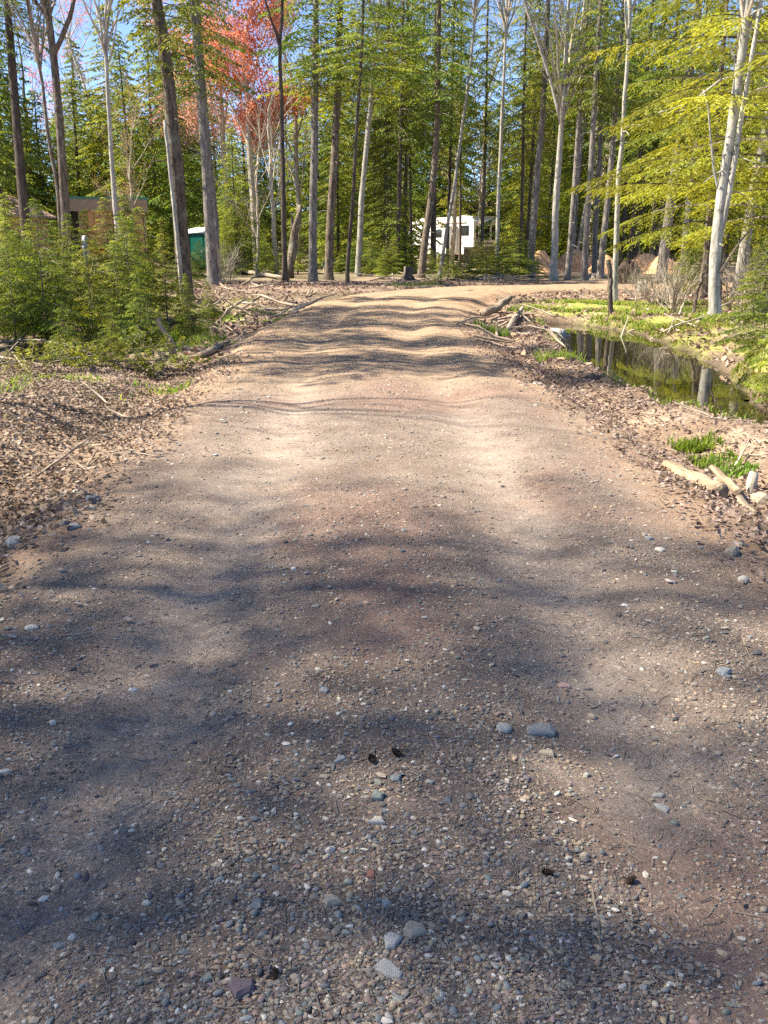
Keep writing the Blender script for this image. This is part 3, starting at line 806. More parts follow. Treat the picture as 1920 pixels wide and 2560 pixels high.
T('birch_tree', 'tall slim white birch with a broken fork, beside the cut post', [(1534, 752), (1536, 640), (1544, 440), (1558, 260), (1568, 130), (1575, 50), (1574, 0)], 15, 'bark_white', 29.5, seed=42, top=10, fork=[([(1569, 95), (1563, 40), (1561, 0)], 6)], stubs=5, limbs=(1, 20, .7))
post = T('cut_trunk', 'grey dead pole cut flat on top before the white birch', [(1527, 782), (1525, 720), (1521, 650)], 13, 'bark_brown', 24, seed=43, top=2, topcap=True, taper=.1, flare=1.15, cat='dead tree')
ptop = at(1521, 649, 24) - np.array(post.location)
mb = MB(); mb.tube(np.array([ptop + (0, 0, -.005), ptop + (0, 0, .012)]), (.062, .060), 10); mb.build('cut_face', M['cutwood'], post)
T('pine_tree', 'thick grey trunk leaning right behind the yellow green hemlock boughs', [(1652, 690), (1662, 620), (1685, 460), (1706, 320), (1728, 180), (1750, 0)], 27, 'bark_grey', 43, crown=(1, 330, 2.6, 11), stubs=6, seed=44, top=18)
T('pine_tree', 'pair of slim grey trunks right of the thick leaning trunk', [(1708, 668), (1712, 600), (1722, 480), (1738, 340)], 16, 'bark_pale', 48, crown=(1, 330, 2.2, 10), stubs=6, seed=45, top=17)
for k, (px, lean, w, D_) in enumerate([(1552, 14, 11, 70), (1570, 26, 14, 66), (1584, 34, 13, 68), (1628, 14, 12, 67), (1640, 24, 12, 66), (1300, 6, 10, 60), (1312, 16, 8, 66), (1362, 18, 8, 70)]):
    T('hemlock_tree', ['dark trunk directly behind the white birch foot', 'dark trunk leaning right behind the root plate', 'second dark leaning trunk behind the root plate', 'dark shaded trunk over the right hand sand pile', 'darkest leaning trunk left of the thick grey leaning trunk', 'dark slim trunk just right of the camper end', 'thin dark leaning trunk right of the camper', 'thin dark trunk leaning right behind the left sand pile'][k],
      [(px, 655), (px + lean * .5, 540), (px + lean, 440), (px + lean * 1.6, 260)], w, 'bark_dark', D_, crown=(k % 4, 400, 2.6, 14), stubs=14, seed=50 + k, top=19)
T('maple_tree', 'large pale twin trunked maple standing by the pool on the right', [(1787, 806), (1786, 700), (1792, 600), (1806, 480), (1828, 320), (1850, 180), (1866, 60), (1872, 0)], 31, 'bark_white', 21.8, seed=60, top=12, fork=[([(1790, 640), (1806, 560), (1822, 470), (1836, 380), (1846, 300), (1868, 160), (1884, 60), (1892, 0)], 15), ([(1799, 490), (1786, 430), (1776, 330), (1772, 270), (1760, 225)], 6), ([(1846, 185), (1830, 120), (1812, 70)], 5), ([(1852, 190), (1800, 200), (1740, 245), (1690, 270), (1640, 285)], 5)], stubs=16, limbs=(2, 80, .8), flare=1.2)
T('pine_tree', 'thick pale grey trunk at the right edge behind the twin maple', [(1846, 700), (1862, 600), (1882, 480), (1912, 330), (1940, 200)], 28, 'bark_pale', 36, crown=(2, 300, 2.4, 10), stubs=8, seed=61, top=16)
T('dead_snag', 'short dark crooked dead stem left of the twin maple', [(1733, 782), (1740, 740), (1750, 700), (1757, 682)], 9, 'bark_brown', 23, seed=62, top=2, topcap=True, taper=.2)

# ------------------------------------------------------------------ red budding maple, far pink tops
def red_maple(x, y, s, rz, label, cols, n, size, sd, k=0):
    t = thing('red_maple', label, 'tree', (x, y, zat(x, y) - .05), rz); t.scale = (s, s, s)
    link('trunk', BARE[k][0], t)
    link('crown', leaf_cloud(BARE[k][1], n, size, cols, .2, sd), t)
    return t


RED = [(.66, .23, .14), (.62, .28, .17), (.62, .19, .13), (.66, .34, .22)]
p = at(640, 640, 60)
red_maple(p[0], 60, 1.4, .4, 'red maple covered in orange red buds behind the dark snag', RED, 42000, .10, 1, 0)
p = at(560, 640, 66); red_maple(p[0], 66, 1.35, 2.0, 'pinkish red maple left of the orange red one', [(.66, .33, .29), (.64, .38, .32)], 18000, .09, 2, 2)
p = at(215, 600, 100); red_maple(p[0], 100, 1.5, 1.0, 'far maple with pink tops above the forked maple', [(.60, .30, .26), (.55, .34, .28)], 5000, .13, 3, 1)
p = at(330, 640, 58); red_maple(p[0], 58, .62, 3.0, 'small maple with yellow tan leaves behind the slender crooked maple', [(.48, .36, .14), (.50, .33, .15)], 1800, .12, 4, 2)
for k, (u, D_, s, b) in enumerate([(690, 56, .95, 0), (745, 62, 1.2, 2), (1130, 72, 1.3, 0), (1200, 78, 1.4, 2), (1480, 74, 1.3, 0), (100, 74, 1.25, 1), (250, 84, 1.4, 2), (640, 52, .55, 2), (1010, 80, 1.5, 2)]):
    p = at(u, 640, D_)
    tree_copy('bare_maple', [('trunk', BARE[b][0])], ['small bare pale maple in the brush left of the dark snag', 'bare maple beside the red maple', 'bare maple rising over the camper roof', 'tall bare maple behind the camper', 'bare maple high behind the sand piles', 'bare maple at the left over the gabled shed', 'bare maple over the green roofed shed', 'low pale many branched maple sapling by the broken snag', 'tall bare maple behind the thicket'][[1, 0, 2, 3, 4, 5, 6, 7, 8][k]], 'tree', p[0], D_, s, k * 1.3)

# ------------------------------------------------------------------ the hemlock forest behind
def forest_tree(u, D_, k, s, rz, label, group, z=None):
    p = at(u, 640, D_)
    return tree_copy('hemlock_tree', [('trunk', FOREST[k][1]), ('crown', FOREST[k][0])], label, 'tree', p[0], D_, s, rz, group, (random.gauss(0, .015), random.gauss(0, .015)))


random.seed(21)
# named ones that shape the skyline on the left
for k in range(17):
    u = -30 + k * 30 + random.uniform(-10, 10); D_ = random.uniform(68, 92)
    t = forest_tree(u, D_, (0, 2, 1)[k % 3], random.uniform(.95, 1.2), random.uniform(0, 6), 'broad hemlock in the wood behind the two sheds', 'broad hemlocks behind the sheds')
    t.scale[2] = random.uniform(.62, .80)
for u, D_, k, s, label in [(300, 76, 1, 1.02, 'pointed yellow green hemlock whose tip stands against the sky'), (395, 70, 1, .98, 'broad green hemlock behind the thick dark pine'),
                           (215, 86, 0, 1.0, 'dark hemlock left of the pointed yellow green one'), (470, 66, 0, .85, 'dark hemlock behind the green portable toilet'),
                           (345, 66, 2, .8, 'grey green hemlock directly behind the green roofed shed'), (20, 70, 0, 1.15, 'dark hemlock at the left edge behind the gabled shed'), (-60, 52, 0, 1.1, 'dark hemlock reaching in from the left edge')]:
    forest_tree(u, D_, k, s, random.uniform(0, 6), label, None)
n = 0
for row, (D_, step, s0, s1) in enumerate([(78, 74, .85, 1.15), (96, 64, .95, 1.3), (118, 58, 1.05, 1.45), (145, 52, 1.2, 1.6)]):
    u = -120 + row * 23
    while u < 2050:
        uu = u + random.uniform(-22, 22); dd = D_ + random.uniform(-5, 5)
        u += step
        if row == 0 and (1010 < uu < 1290 or uu < 480): continue
        if row < 3 and 130 < uu < 420 and random.random() < .55: continue
        if 78 < dd < 99 and -17 < at(uu, 640, dd)[0] < 12: continue
        s = random.uniform(s0, s1) * (.62 if uu < 420 else 1.0)
        if 560 < uu < 700: s *= .72
        if 1140 < uu < 1300: s *= .8
        lab = 'hemlock deep in the forest ' + ('left of the red maple' if uu < 560 else 'behind the red maple' if uu < 760 else 'between the big pines and the camper' if uu < 1040 else 'behind the camper' if uu < 1290 else 'behind the sand piles' if uu < 1660 else 'behind the twin maple')
        forest_tree(uu, dd, random.choice((0, 0, 1, 2)), s, random.uniform(0, 6), lab, lab.replace('hemlock', 'hemlocks')); n += 1

# hemlock reaching in from the right, sunlit yellow put into its needle colour, and mid storey hemlocks
fol, wood = hemlock(500, 11, 2.0, 4.2, 44, .13, .125, .036, .26, .14, yellow=.85, prof=.45, br=.03)
simple_trunk(wood, 11, .12, 501, 8)
SUN_TINTED = [('crown', fol), ('trunk', wood.mesh('trunk', M['bark_brown']))]
for u, D_, s, rz, label in [(1800, 27, 1.0, .3, 'bright yellow green hemlock spreading layered boughs behind the twin maple'), (1930, 23, 1.05, 2.2, 'bright hemlock at the right edge behind the twin maple'), (1765, 32, 1.1, 4.0, 'yellow green hemlock over the sand piles with drooping boughs')]:
    p = at(u, 640, D_)
    tree_copy('hemlock_tree', SUN_TINTED, label, 'tree', p[0], D_, s, rz)
for u, D_, k, s, label in [(968, 57, 0, .55, 'dark mid height hemlock filling the thicket left of the camper'), (940, 60, 1, .7, 'green hemlock behind the pale birch'), (845, 62, 1, .62, 'light green hemlock behind the two big pines'),
                           (1140, 100, 1, .9, 'hemlock over the roof of the camper'), (1318, 68, 1, .7, 'green hemlock right of the camper'), (1560, 72, 0, .8, 'dark hemlock behind the white birch'), (590, 56, 1, .45, 'small green hemlock under the red maple'), (1440, 70, 1, .9, 'hemlock rising behind the pale maple')]:
    forest_tree(u, D_, k, s, random.uniform(0, 6), label, None)

# tall trees outside the frame on the left whose high crowns shade the road
for x, y, k, s, label in [(-13.2, 0.6, 1, 1.0, 'tall hemlock left of the camera shading the road'), (-14.6, 3.0, 0, 1.05, 'tall hemlock on the left shading the near road'), (-13.0, -2.6, 1, 1.05, 'tall hemlock behind the camera on the left'),
                          (-16.5, 1.6, 0, 1.15, 'tall hemlock set back on the left of the near road'), (-15.5, -1.2, 1, 1.1, 'tall hemlock set back on the left behind the camera'), (-13.4, 5.2, 1, .95, 'tall hemlock at the near edge of the sunny gap'),
                          (-16.0, 6.2, 1, 1.05, 'tall hemlock left of the leaf litter'), (-17.6, 4.2, 0, 1.2, 'tallest hemlock far left of the near road'), (-12.2, 2.0, 0, .9, 'slim tall hemlock on the left of the near road')]:
    tree_copy('hemlock_tree', [('trunk', THIN[k][1]), ('crown', THIN[k][0])], label, 'tree', x, y, s, x * 2)
for k, (x, y, b, s) in enumerate([(-9.5, 15.6, 0, .95), (-11.2, 18.2, 2, 1.05), (-10.6, 21.6, 1, 1.0), (-8.6, 10.6, 1, .8)]):
    tree_copy('bare_maple', [('trunk', BARE[b][0])], 'bare maple outside the left edge casting thin shadows over the road', 'tree', x, y, s, k, 'bare maples left of the frame')
# high crowned pines outside the left edge: bare below, boughs from 9 m up
mb = MB(); simple_trunk(mb, 17, .16, 930, 9); HIGH = mb.mesh('trunk', M['bark_grey'])
for k, (x, y, s) in enumerate([(-9.0, 14.0, .8), (-9.6, 17.4, .8), (-10.6, 20.8, .9), (-10.4, 23.6, .8), (-11.2, 26.0, .7)]):
    t = tree_copy('pine_tree', [('trunk', HIGH)], 'high crowned pine outside the left edge shading the road', 'tree', x, y, 1.0, k, 'pines left of the frame')
    for nm, me in (('crown', CROWN[k % 4][0]), ('branches', CROWN[k % 4][1])): tag(link(nm, me, t, (0, 0, 9.4), (0, 0, k), (s, s, .72)), kind='stuff' if nm == 'branches' else None)

# ------------------------------------------------------------------ young hemlocks
def young(u, v, hpx, k, label, group=None, rz=None, D_=None, lean=(0, 0), wide=1.0):
    x, y = gnd(u, v, -.1)
    if D_: x, y = at(u, v, D_)[0], D_
    s = hpx / F * y / 3.2
    t = tree_copy('young_hemlock', [('trunk', YOUNG[k][1]), ('crown', YOUNG[k][0])], label, 'sapling', x, y, s * wide, u * .7 if rz is None else rz, group, lean, s)
    return t


random.seed(31)
for k in range(30):
    u = random.uniform(-10, 470); v = random.uniform(755, 832) - (max(0, u - 300) * .25)
    young(u, v, random.uniform(120, 260) * (1 if u < 380 else .6), k % 3, 'young hemlock in the dense thicket of saplings on the left bank', 'saplings massed on the left bank', wide=random.uniform(1.0, 1.35))
for k in range(34):
    u = random.uniform(560, 1345); v = random.uniform(668, 690)
    young(u, v, random.uniform(40, 110) * (.38 if 1030 < u < 1280 else 1), k % 3, 'low hemlock bush under the trunks beyond the bend', 'low hemlocks beyond the bend', wide=random.uniform(1.2, 1.9))
young(500, 694, 85, 2, 'green hemlock bush hiding the foot of the green toilet', wide=1.3)
young(40, 850, 300, 0, 'dense young hemlock at the left edge before the gabled shed')
young(118, 845, 345, 2, 'tall young hemlock below the crooked maple, left of the forked trunk')
young(190, 800, 250, 1, 'young hemlock in front of the forked maple')
young(232, 835, 350, 1, 'slender young hemlock with its tip before the green roofed shed', wide=.8)
young(282, 800, 290, 0, 'young hemlock at the foot of the slender crooked maple')
young(330, 810, 330, 3, 'thin young hemlock right of the crooked maple, before the tan wall', wide=.9)
young(352, 850, 230, 2, 'low spreading young hemlock at the edge of the ditch')
young(418, 790, 260, 3, 'thin dark stemmed young hemlock left of the thick pine')
young(470, 800, 190, 1, 'small bright young hemlock at the foot of the thick pine')
young(165, 880, 230, 2, 'wide young hemlock low over the black ditch water')
young(-10, 830, 300, 2, 'young hemlock cut off by the left edge')
young(285, 870, 170, 0, 'short young hemlock at the ditch bank under the others')
young(400, 845, 140, 2, 'small young hemlock on the dark bank behind the white stick')
young(520, 770, 120, 0, 'small young hemlock right of the smooth grey pine')
for u, v, h, k in [(600, 690, 170, 2), (640, 680, 150, 0), (665, 695, 110, 1), (575, 680, 200, 1), (745, 690, 150, 1), (905, 690, 120, 2), (930, 695, 110, 0), (960, 700, 80, 1), (985, 690, 90, 2)]:
    young(u, v, h, k, 'bright green young hemlock in the brush beyond the left bank' if u < 800 else 'young hemlock below the thicket beyond the bend', 'young hemlocks of the left brush' if u < 800 else 'young hemlocks below the thicket', wide=1.25)
for u, v, h, k in [(1075, 690, 60, 2), (1120, 700, 70, 0), (1165, 705, 75, 2), (1215, 700, 100, 0), (1255, 695, 110, 2), (1290, 700, 120, 0), (1190, 690, 80, 1), (1325, 695, 70, 2)]:
    young(u, v, h, k, 'low dark green hemlock brush along the far side of the bend', 'hemlock brush beyond the bend', wide=1.6)
young(1900, 930, 290, 2, 'bright yellow green young hemlock at the right edge beside the pool')
young(1960, 1000, 330, 0, 'young hemlock leaning in over the pool from the right edge')
young(1700, 745, 130, 1, 'small bright hemlock left of the twin maple')
young(1745, 730, 190, 2, 'airy young hemlock between the thick leaning trunk and the twin maple')
young(1560, 712, 60, 1, 'small bright hemlock by the overturned root plate', wide=1.5)
young(1880, 800, 200, 3, 'thin young hemlock behind the twin maple on the right')

# ------------------------------------------------------------------ buildings and camp
M['t111'] = mat('tan_siding', (0.52, 0.31, 0.17), 0.85, 0.12, 4, 0.3, 30, (1, 1, .1), objrand=.1)
M['osb'] = mat('orange_plywood', (0.62, 0.33, 0.15), 0.8, 0.14, 5, 0.2, 30, (1, 1, .2), objrand=.1)
M['trimtan'] = mat('tan_trim', (0.42, 0.29, 0.20), 0.8, 0.1, 5)
M['roofpink'] = mat('faded_brown_shingle', (0.40, 0.27, 0.22), 0.9, 0.15, 8, 0.3, 30)
M['roofgreen'] = mat('green_metal_roof', (0.05, 0.26, 0.19), 0.4, 0.1, 3)
M['dark'] = mat('interior_shade', (0.03, 0.026, 0.022), 0.9, 0.2, 4)  # near-black colour stands in for the shade inside
M['white'] = mat('white_gelcoat', (0.80, 0.80, 0.79), 0.35, 0.03, 2, spec=.5)
M['rvgrey'] = mat('grey_gelcoat', (0.78, 0.73, 0.70), 0.4, 0.03, 2, spec=.5)
M['glass'] = mat('dark_glass', (0.012, 0.014, 0.015), 0.06, spec=.8)
M['rubber'] = mat('rubber', (0.02, 0.02, 0.02), 0.8)
M['steel'] = mat('dull_steel', (0.45, 0.45, 0.45), 0.4, metal=.6)
M['plytan'] = mat('tan_plywood', (0.50, 0.37, 0.27), 0.8, 0.12, 5)
M['toiletgreen'] = mat('green_plastic', (0.008, 0.15, 0.10), 0.45, 0.08, 3)
M['toiletwhite'] = mat('white_plastic', (0.78, 0.80, 0.82), 0.5, 0.03, 3)
M['redcloth'] = mat('faded_red_cloth', (0.52, 0.14, 0.10), 0.85, 0.2, 4, 0.3, 12)
M['redplastic'] = mat('red_plastic', (0.50, 0.05, 0.03), 0.45)
M['orangeplastic'] = mat('orange_plastic', (0.70, 0.20, 0.03), 0.5)
M['bluegrey'] = mat('blue_grey_panel', (0.42, 0.48, 0.56), 0.6, 0.2, 4)
M['greytarp'] = mat('grey_blue_tarp', (0.15, 0.17, 0.20), 0.9, 0.1, 3)
M['darkgreen'] = mat('dark_green_lid', (0.03, 0.075, 0.055), 0.5, 0.1, 3)


def bx(name, lo, hi, m, par, bev=0.0):
    mb = MB(); mb.box(lo, hi, bev); return mb.build(name, M[m], par)


# tan gabled shed at the left edge
px = at(-48, 600, 50)
shed = thing('garden_shed', 'tan wooden shed with gabled brown roof at the left edge', 'shed', (px[0] - 1.0, 50, zat(px[0], 50)), R_(-14))
w2, dp, hw, hp = 2.3, 4.2, 2.55, 3.5
bx('floor', (-w2 + .03, .03, -.6), (w2 - .03, dp - .03, .06), 'dark', shed)
nb = 16
for k in range(nb):                                   # front boards follow the gable
    a = -w2 + k * 2 * w2 / nb; b = a + 2 * w2 / nb - .025
    mb = MB(); za = hw + (hp - hw) * (1 - abs(a) / w2); zb = hw + (hp - hw) * (1 - abs(b) / w2)
    mb.add([(a, 0, -.3), (b, 0, -.3), (b, 0, zb), (a, 0, za), (a, .03, -.3), (b, .03, -.3), (b, .03, zb), (a, .03, za)], [(0, 1, 2, 3), (5, 4, 7, 6), (4, 0, 3, 7), (1, 5, 6, 2), (3, 2, 6, 7)])
    mb.build('board', M['t111'], shed)
for k in range(12):
    a = .03 + k * (dp - .06) / 12
    bx('board', (w2 - .03, a, -.3), (w2, a + (dp - .06) / 12 - .03, hw - .02), 't111', shed)
    bx('board', (-w2, a, -.3), (-w2 + .03, a + (dp - .06) / 12 - .03, hw - .02), 't111', shed)
for s in (-1, 1):
    mb = MB(); e = w2 + .3; ze = hw - .3 * (hp - hw) / w2
    mb.add([(0, -.3, hp + .02), (s * e, -.3, ze + .02), (s * e, dp + .3, ze + .02), (0, dp + .3, hp + .02), (0, -.3, hp + .14), (s * e, -.3, ze + .12), (s * e, dp + .3, ze + .12), (0, dp + .3, hp + .14)],
           [(0, 1, 2, 3), (4, 7, 6, 5), (0, 4, 5, 1), (1, 5, 6, 2), (2, 6, 7, 3)])
    mb.build('roof', M['roofpink'], shed)
door = bx('door', (.5, -.05, .0), (1.5, -.015, 2.05), 't111', shed)
for k in range(3): bx('hinge', (.52, -.065, .35 + k * .68), (.80, -.052, .41 + k * .68), 'steel', door)
bx('door_handle', (1.36, -.09, 1.0), (1.42, -.052, 1.15), 'steel', door)
for q in ((.42, .5), (1.5, 1.58)): bx('door_trim', (q[0], -.045, 0), (q[1], -.005, 2.1), 'trimtan', shed)

# open fronted shed with green edged flat roof
px = at(262, 600, 58)
cab = thing('open_shed', 'low tan plywood shed with green edged roof and open bays', 'shed', (px[0], 58, zat(px[0], 58)), R_(13))
W2, DP = 2.35, 3.4
mb = MB(); mb.add([(-W2 - .2, -.35, 3.52), (W2 + .2, -.35, 3.52), (W2 + .2, DP + .3, 3.25), (-W2 - .2, DP + .3, 3.25), (-W2 - .2, -.35, 3.62), (W2 + .2, -.35, 3.62), (W2 + .2, DP + .3, 3.35), (-W2 - .2, DP + .3, 3.35)],
                  [(0, 3, 2, 1), (4, 5, 6, 7), (0, 1, 5, 4), (1, 2, 6, 5), (2, 3, 7, 6), (3, 0, 4, 7)])
mb.build('roof', M['roofgreen'], cab)
bx('fascia', (-W2 - .12, -.28, 2.85), (W2 + .12, -.22, 3.515), 'trimtan', cab)
bx('side_fascia', (W2 + .10, -.215, 2.75), (W2 + .15, DP + .2, 3.26), 'trimtan', cab)
bx('back_wall', (-W2, DP - .05, -.3), (W2, DP, 3.2), 'dark', cab)  # shade of the open bays painted as a near-black wall
bx('floor', (-W2, 0, -.6), (W2, DP - .06, .1), 'plytan', cab)
for q in (-W2 + .06, -1.28, .62, 1.0, W2 - .06): bx('post', (q - .06, -.06, -.2), (q + .06, .06, 2.9), 'trimtan', cab)
for a0, a1 in ((-1.2, .54), (1.08, W2 - .14)):
    n_ = int((a1 - a0) / .3)
    for k in range(n_):
        q = a0 + k * (a1 - a0) / n_
        bx('plywood_board', (q, -.03, .1), (q + (a1 - a0) / n_ - .015, .0, 2.88), 'osb', cab)
for k in range(8):
    q = .08 + k * (DP - .2) / 8
    bx('side_board', (W2 - .03, q, -.2), (W2, q + (DP - .2) / 8 - .02, 2.9), 'osb', cab)
bx('sign', (1.5, -.06, 1.55), (1.78, -.034, 1.85), 'orangeplastic', cab)

# things lying about before it
px = at(211, 590, 54)
o = thing('wrapped_bundle', 'upright pale blue and white wrapped roll against the tan shed', 'bundle', (px[0], 54, zat(px[0], 54)))
mb = MB(); mb.tube([(0, 0, 0), (.02, 0, .5), (0, .02, 1.0), (.03, 0, 1.55)], (.15, .17, .16, .14), 10, True, .2, 3); mb.build('roll', M['bluegrey'], o, True)
for z in (.35, .8, 1.25): mb = MB(); mb.tube([(.01, .0, z), (.012, .0, z + .05)], .178, 10); mb.build('strap', M['white'], o, True)
px = at(250, 600, 53)
o = thing('wheelbarrow', 'red wheelbarrow tub standing before the tan shed', 'wheelbarrow', (px[0], 53, zat(px[0], 53)), .3)
mb = MB(); mb.add([(-.35, -.25, .55), (.35, -.25, .55), (.35, .25, .55), (-.35, .25, .55), (-.6, -.4, .95), (.6, -.4, .95), (.6, .4, .95), (-.6, .4, .95)], [(0, 3, 2, 1), (0, 1, 5, 4), (1, 2, 6, 5), (2, 3, 7, 6), (3, 0, 4, 7), (4, 5, 6, 7)]); mb.build('tub', M['redplastic'], o)
mb = MB(); mb.tube([(.55, -.04, .2), (.55, .04, .2)], .2, 14); mb.build('wheel', M['rubber'], o)
for s in (-1, 1):
    mb = MB(); mb.tube([(.55, s * .06, .2), (0, s * .22, .53), (-.9, s * .3, .75)], .022, 6); mb.build('handle', M['deadwood'], o)
    mb = MB(); mb.tube([(-.25, s * .24, .55), (-.35, s * .26, -.05)], .02, 6); mb.build('leg', M['steel'], o)


def lump(name, label, cat, u, v, D_, size, m, seed, parts=None):
    """a folded or heaped shape: a dented dome"""
    g = np.random.default_rng(seed); p_ = at(u, v, D_)
    nx_, ny_ = 26, 22
    a = np.linspace(-1, 1, nx_); b = np.linspace(-1, 1, ny_); A, B = np.meshgrid(a, b)
    r = np.sqrt(A ** 2 + B ** 2)
    x0 = p_[0] + A * size[0]; y0 = D_ + B * size[1]
    h = size[2] * (1 - ss(.05, 1.05, r + .35 * (fbm(A * 1.5 + seed, B * 1.5, seed) - .5))) * (.75 + .5 * fbm(A * 3.3, B * 3.3 + seed, seed + 3)) - .06
    zz = land(x0, y0) + h; zc = zat(p_[0], D_)
    i = np.arange(ny_ - 1)[:, None] * nx_; j = np.arange(nx_ - 1)[None]
    Q = np.stack([i + j, i + j + 1, i + nx_ + j + 1, i + nx_ + j], -1).reshape(-1, 4)
    V = np.stack([x0 - p_[0], y0 - D_, zz - zc], -1).reshape(-1, 3)
    return tag(link(name, mesh(name, V, [Q], True, None, [M[m]]), None, (p_[0], D_, zc)), label, cat)


lump('crumpled_tarp', 'crumpled faded red tarp on the ground among the young hemlocks', 'tarp', 357, 640, 60, (.85, .6, .8), 'redcloth', 5)
lump('folded_tarp', 'pale blue folded tarp low behind the young hemlocks', 'tarp', 212, 622, 44, (.7, .4, .35), 'bluegrey', 6)
for k, (u, hh, wd, sd, lab) in enumerate([(1352, 1.15, 1.25, 1, 'orange sand pile at the left end of the row'), (1442, 1.25, 2.0, 2, 'broad orange sand pile in the middle of the row'), (1512, 1.1, 1.1, 3, 'orange sand pile behind the cut pole'), (1612, 1.1, 1.55, 4, 'orange sand pile right of the overturned root plate'), (1655, 1.0, 1.2, 5, 'orange sand pile partly hidden by the thick leaning trunk')]):
    lump('sand_pile', lab, 'sand pile', u, 660, 57 + k % 2 * 2.5, (wd * 1.15, 1.5, hh), 'sand', 20 + sd)

# green portable toilet
px = at(504, 600, 62)
wc = thing('portable_toilet', 'green portable toilet with white domed roof behind the grey pine', 'toilet', (px[0], 62, zat(px[0], 62)), R_(-20))
bx('base', (-.6, -.6, -.1), (.6, .6, .12), 'rubber', wc, .03)
bx('cabin', (-.56, -.56, .12), (.56, .56, 2.12), 'toiletgreen', wc, .05)
for s in (-1, 1): bx('corner_post', (s * .56 - .05, -.60, .12), (s * .56 + .05, -.50, 2.13), 'toiletgreen', wc, .015)
d_ = bx('door', (-.42, -.60, .2), (.42, -.565, 1.98), 'toiletgreen', wc, .012)
bx('door_latch', (.28, -.63, 1.0), (.38, -.602, 1.12), 'toiletwhite', d_, .008)
mb = MB()
for k, (r, z) in enumerate([(1, 0)]):
    rings = [(.66, 2.12), (.66, 2.20), (.60, 2.30), (.46, 2.40), (.2, 2.46)]
    V = []; Q = []
    for r, z in rings: V += [(-r, -r, z), (0, -r, z + .03), (r, -r, z), (r, 0, z + .03), (r, r, z), (0, r, z + .03), (-r, r, z), (-r, 0, z + .03)]
    for a in range(len(rings) - 1):
        for b in range(8): Q.append((a * 8 + b, a * 8 + (b + 1) % 8, a * 8 + 8 + (b + 1) % 8, a * 8 + 8 + b))
    V.append((0, 0, 2.48)); T_ = [(32 + b, 32 + (b + 1) % 8, 40) for b in range(8)]
    mb.add(V, Q, T_)
mb.build('roof', M['toiletwhite'], wc, True)
mb = MB(); mb.tube([(.4, .4, 2.2), (.4, .4, 2.75)], .05, 8); mb.build('vent_pipe', M['toiletwhite'], wc)

# white fifth wheel camper: its long side catches the sun, its end wall is in shade
cr_ = at(1181, 650, 84)
rvz = zat(cr_[0], 84) - .05
rv = thing('camper_trailer', 'large white camper trailer with slide-out parked behind the trees', 'camper', (cr_[0], 84, rvz), 0)
rv.rotation_euler = (0, 0, R_(29))
# local: x runs along the end wall to the right, y runs back along the long side
Lr, Wr, b0, hr = 10.6, 2.5, .75, 3.75
mb = MB()
prof = [(0, b0), (0, hr - .35), (.25, hr), (Lr - 2.2, hr), (Lr - .6, hr - .25), (Lr, hr - 1.2), (Lr - .3, 1.55), (Lr - 2.4, 1.45), (Lr - 2.6, b0)]
n_ = len(prof)
V = [(0, y, z) for y, z in prof] + [(Wr, y, z) for y, z in prof]
bm = bmesh.new(); vs = [bm.verts.new(v) for v in V]
bm.faces.new(vs[:n_]); bm.faces.new(vs[n_:][::-1])
for k in range(n_): bm.faces.new((vs[k], vs[n_ + k], vs[n_ + (k + 1) % n_], vs[(k + 1) % n_]))
bmesh.ops.recalc_face_normals(bm, faces=bm.faces[:])
bmesh.ops.bevel(bm, geom=bm.edges[:], offset=.05, segments=2, affect='EDGES')
me = bpy.data.meshes.new('body'); bm.to_mesh(me); bm.free(); me.materials.append(M['white'])
body = link('body', me, rv)
bx('end_cap', (-.02, -.10, b0 + .05), (Wr + .02, .02, hr - .30), 'rvgrey', rv, .04)
bx('roof_rail', (.0, .1, hr + .003), (Wr, Lr - 2.3, hr + .06), 'rvgrey', rv)
so = bx('slide_out', (-.95, 2.3, b0 + .05), (-.02, 6.2, hr - .75), 'white', rv, .04)
bx('slide_trim', (-.99, 2.25, hr - .76), (-.02, 6.25, hr - .70), 'trimtan', so)
bx('awning', (-.10, 1.0, hr - .42), (-.02, 9.0, hr - .28), 'rvgrey', rv, .03)


def rvwin(lo, hi, par, ax):
    f = bx('window', lo, hi, 'rubber', par, .01)
    q = .06
    if ax == 'x': bx('pane', (lo[0] - .012, lo[1] + q, lo[2] + q), (lo[0] + .004, hi[1] - q, hi[2] - q), 'glass', f)
    else: bx('pane', (lo[0] + q, lo[1] - .012, lo[2] + q), (hi[0] - q, lo[1] + .004, hi[2] - q), 'glass', f)


for y0, y1, z0, z1 in ((.6, 1.7, 2.3, 3.1), (6.5, 7.1, 2.45, 3.05), (7.4, 8.0, 2.45, 3.05)): rvwin((-.05, y0, z0), (-.015, y1, z1), rv, 'x')
rvwin((-.99, 3.3, 2.15), (-.955, 4.3, 2.8), rv, 'x')
for x0, x1, z0, z1 in ((.25, .72, 1.95, 3.05), (.92, 1.58, 1.95, 3.05), (1.78, 2.25, 1.95, 3.05)): rvwin((x0, -.14, z0), (x1, -.102, z1), rv, 'y')
dr = bx('door', (-.05, 6.55, .85), (-.015, 7.3, 2.35), 'rvgrey', rv, .01)
bx('door_window', (-.062, 6.7, 1.5), (-.052, 7.15, 2.2), 'glass', dr)
for k in range(3): bx('step', (-.75 + k * .2, 6.6, .1 + k * .22), (-.5 + k * .2, 7.25, .14 + k * .22), 'steel', rv)
for y in (3.9, 4.85):
    for x in (.12, Wr - .12):
        mb = MB(); mb.tube([(x - .12, y, .40), (x + .12, y, .40)], .40, 18); t_ = mb.build('tyre', M['rubber'], rv)
        mb = MB(); mb.tube([(x - .14, y, .40), (x - .122, y, .40)], .22, 14); mb.build('rim', M['steel'], t_)
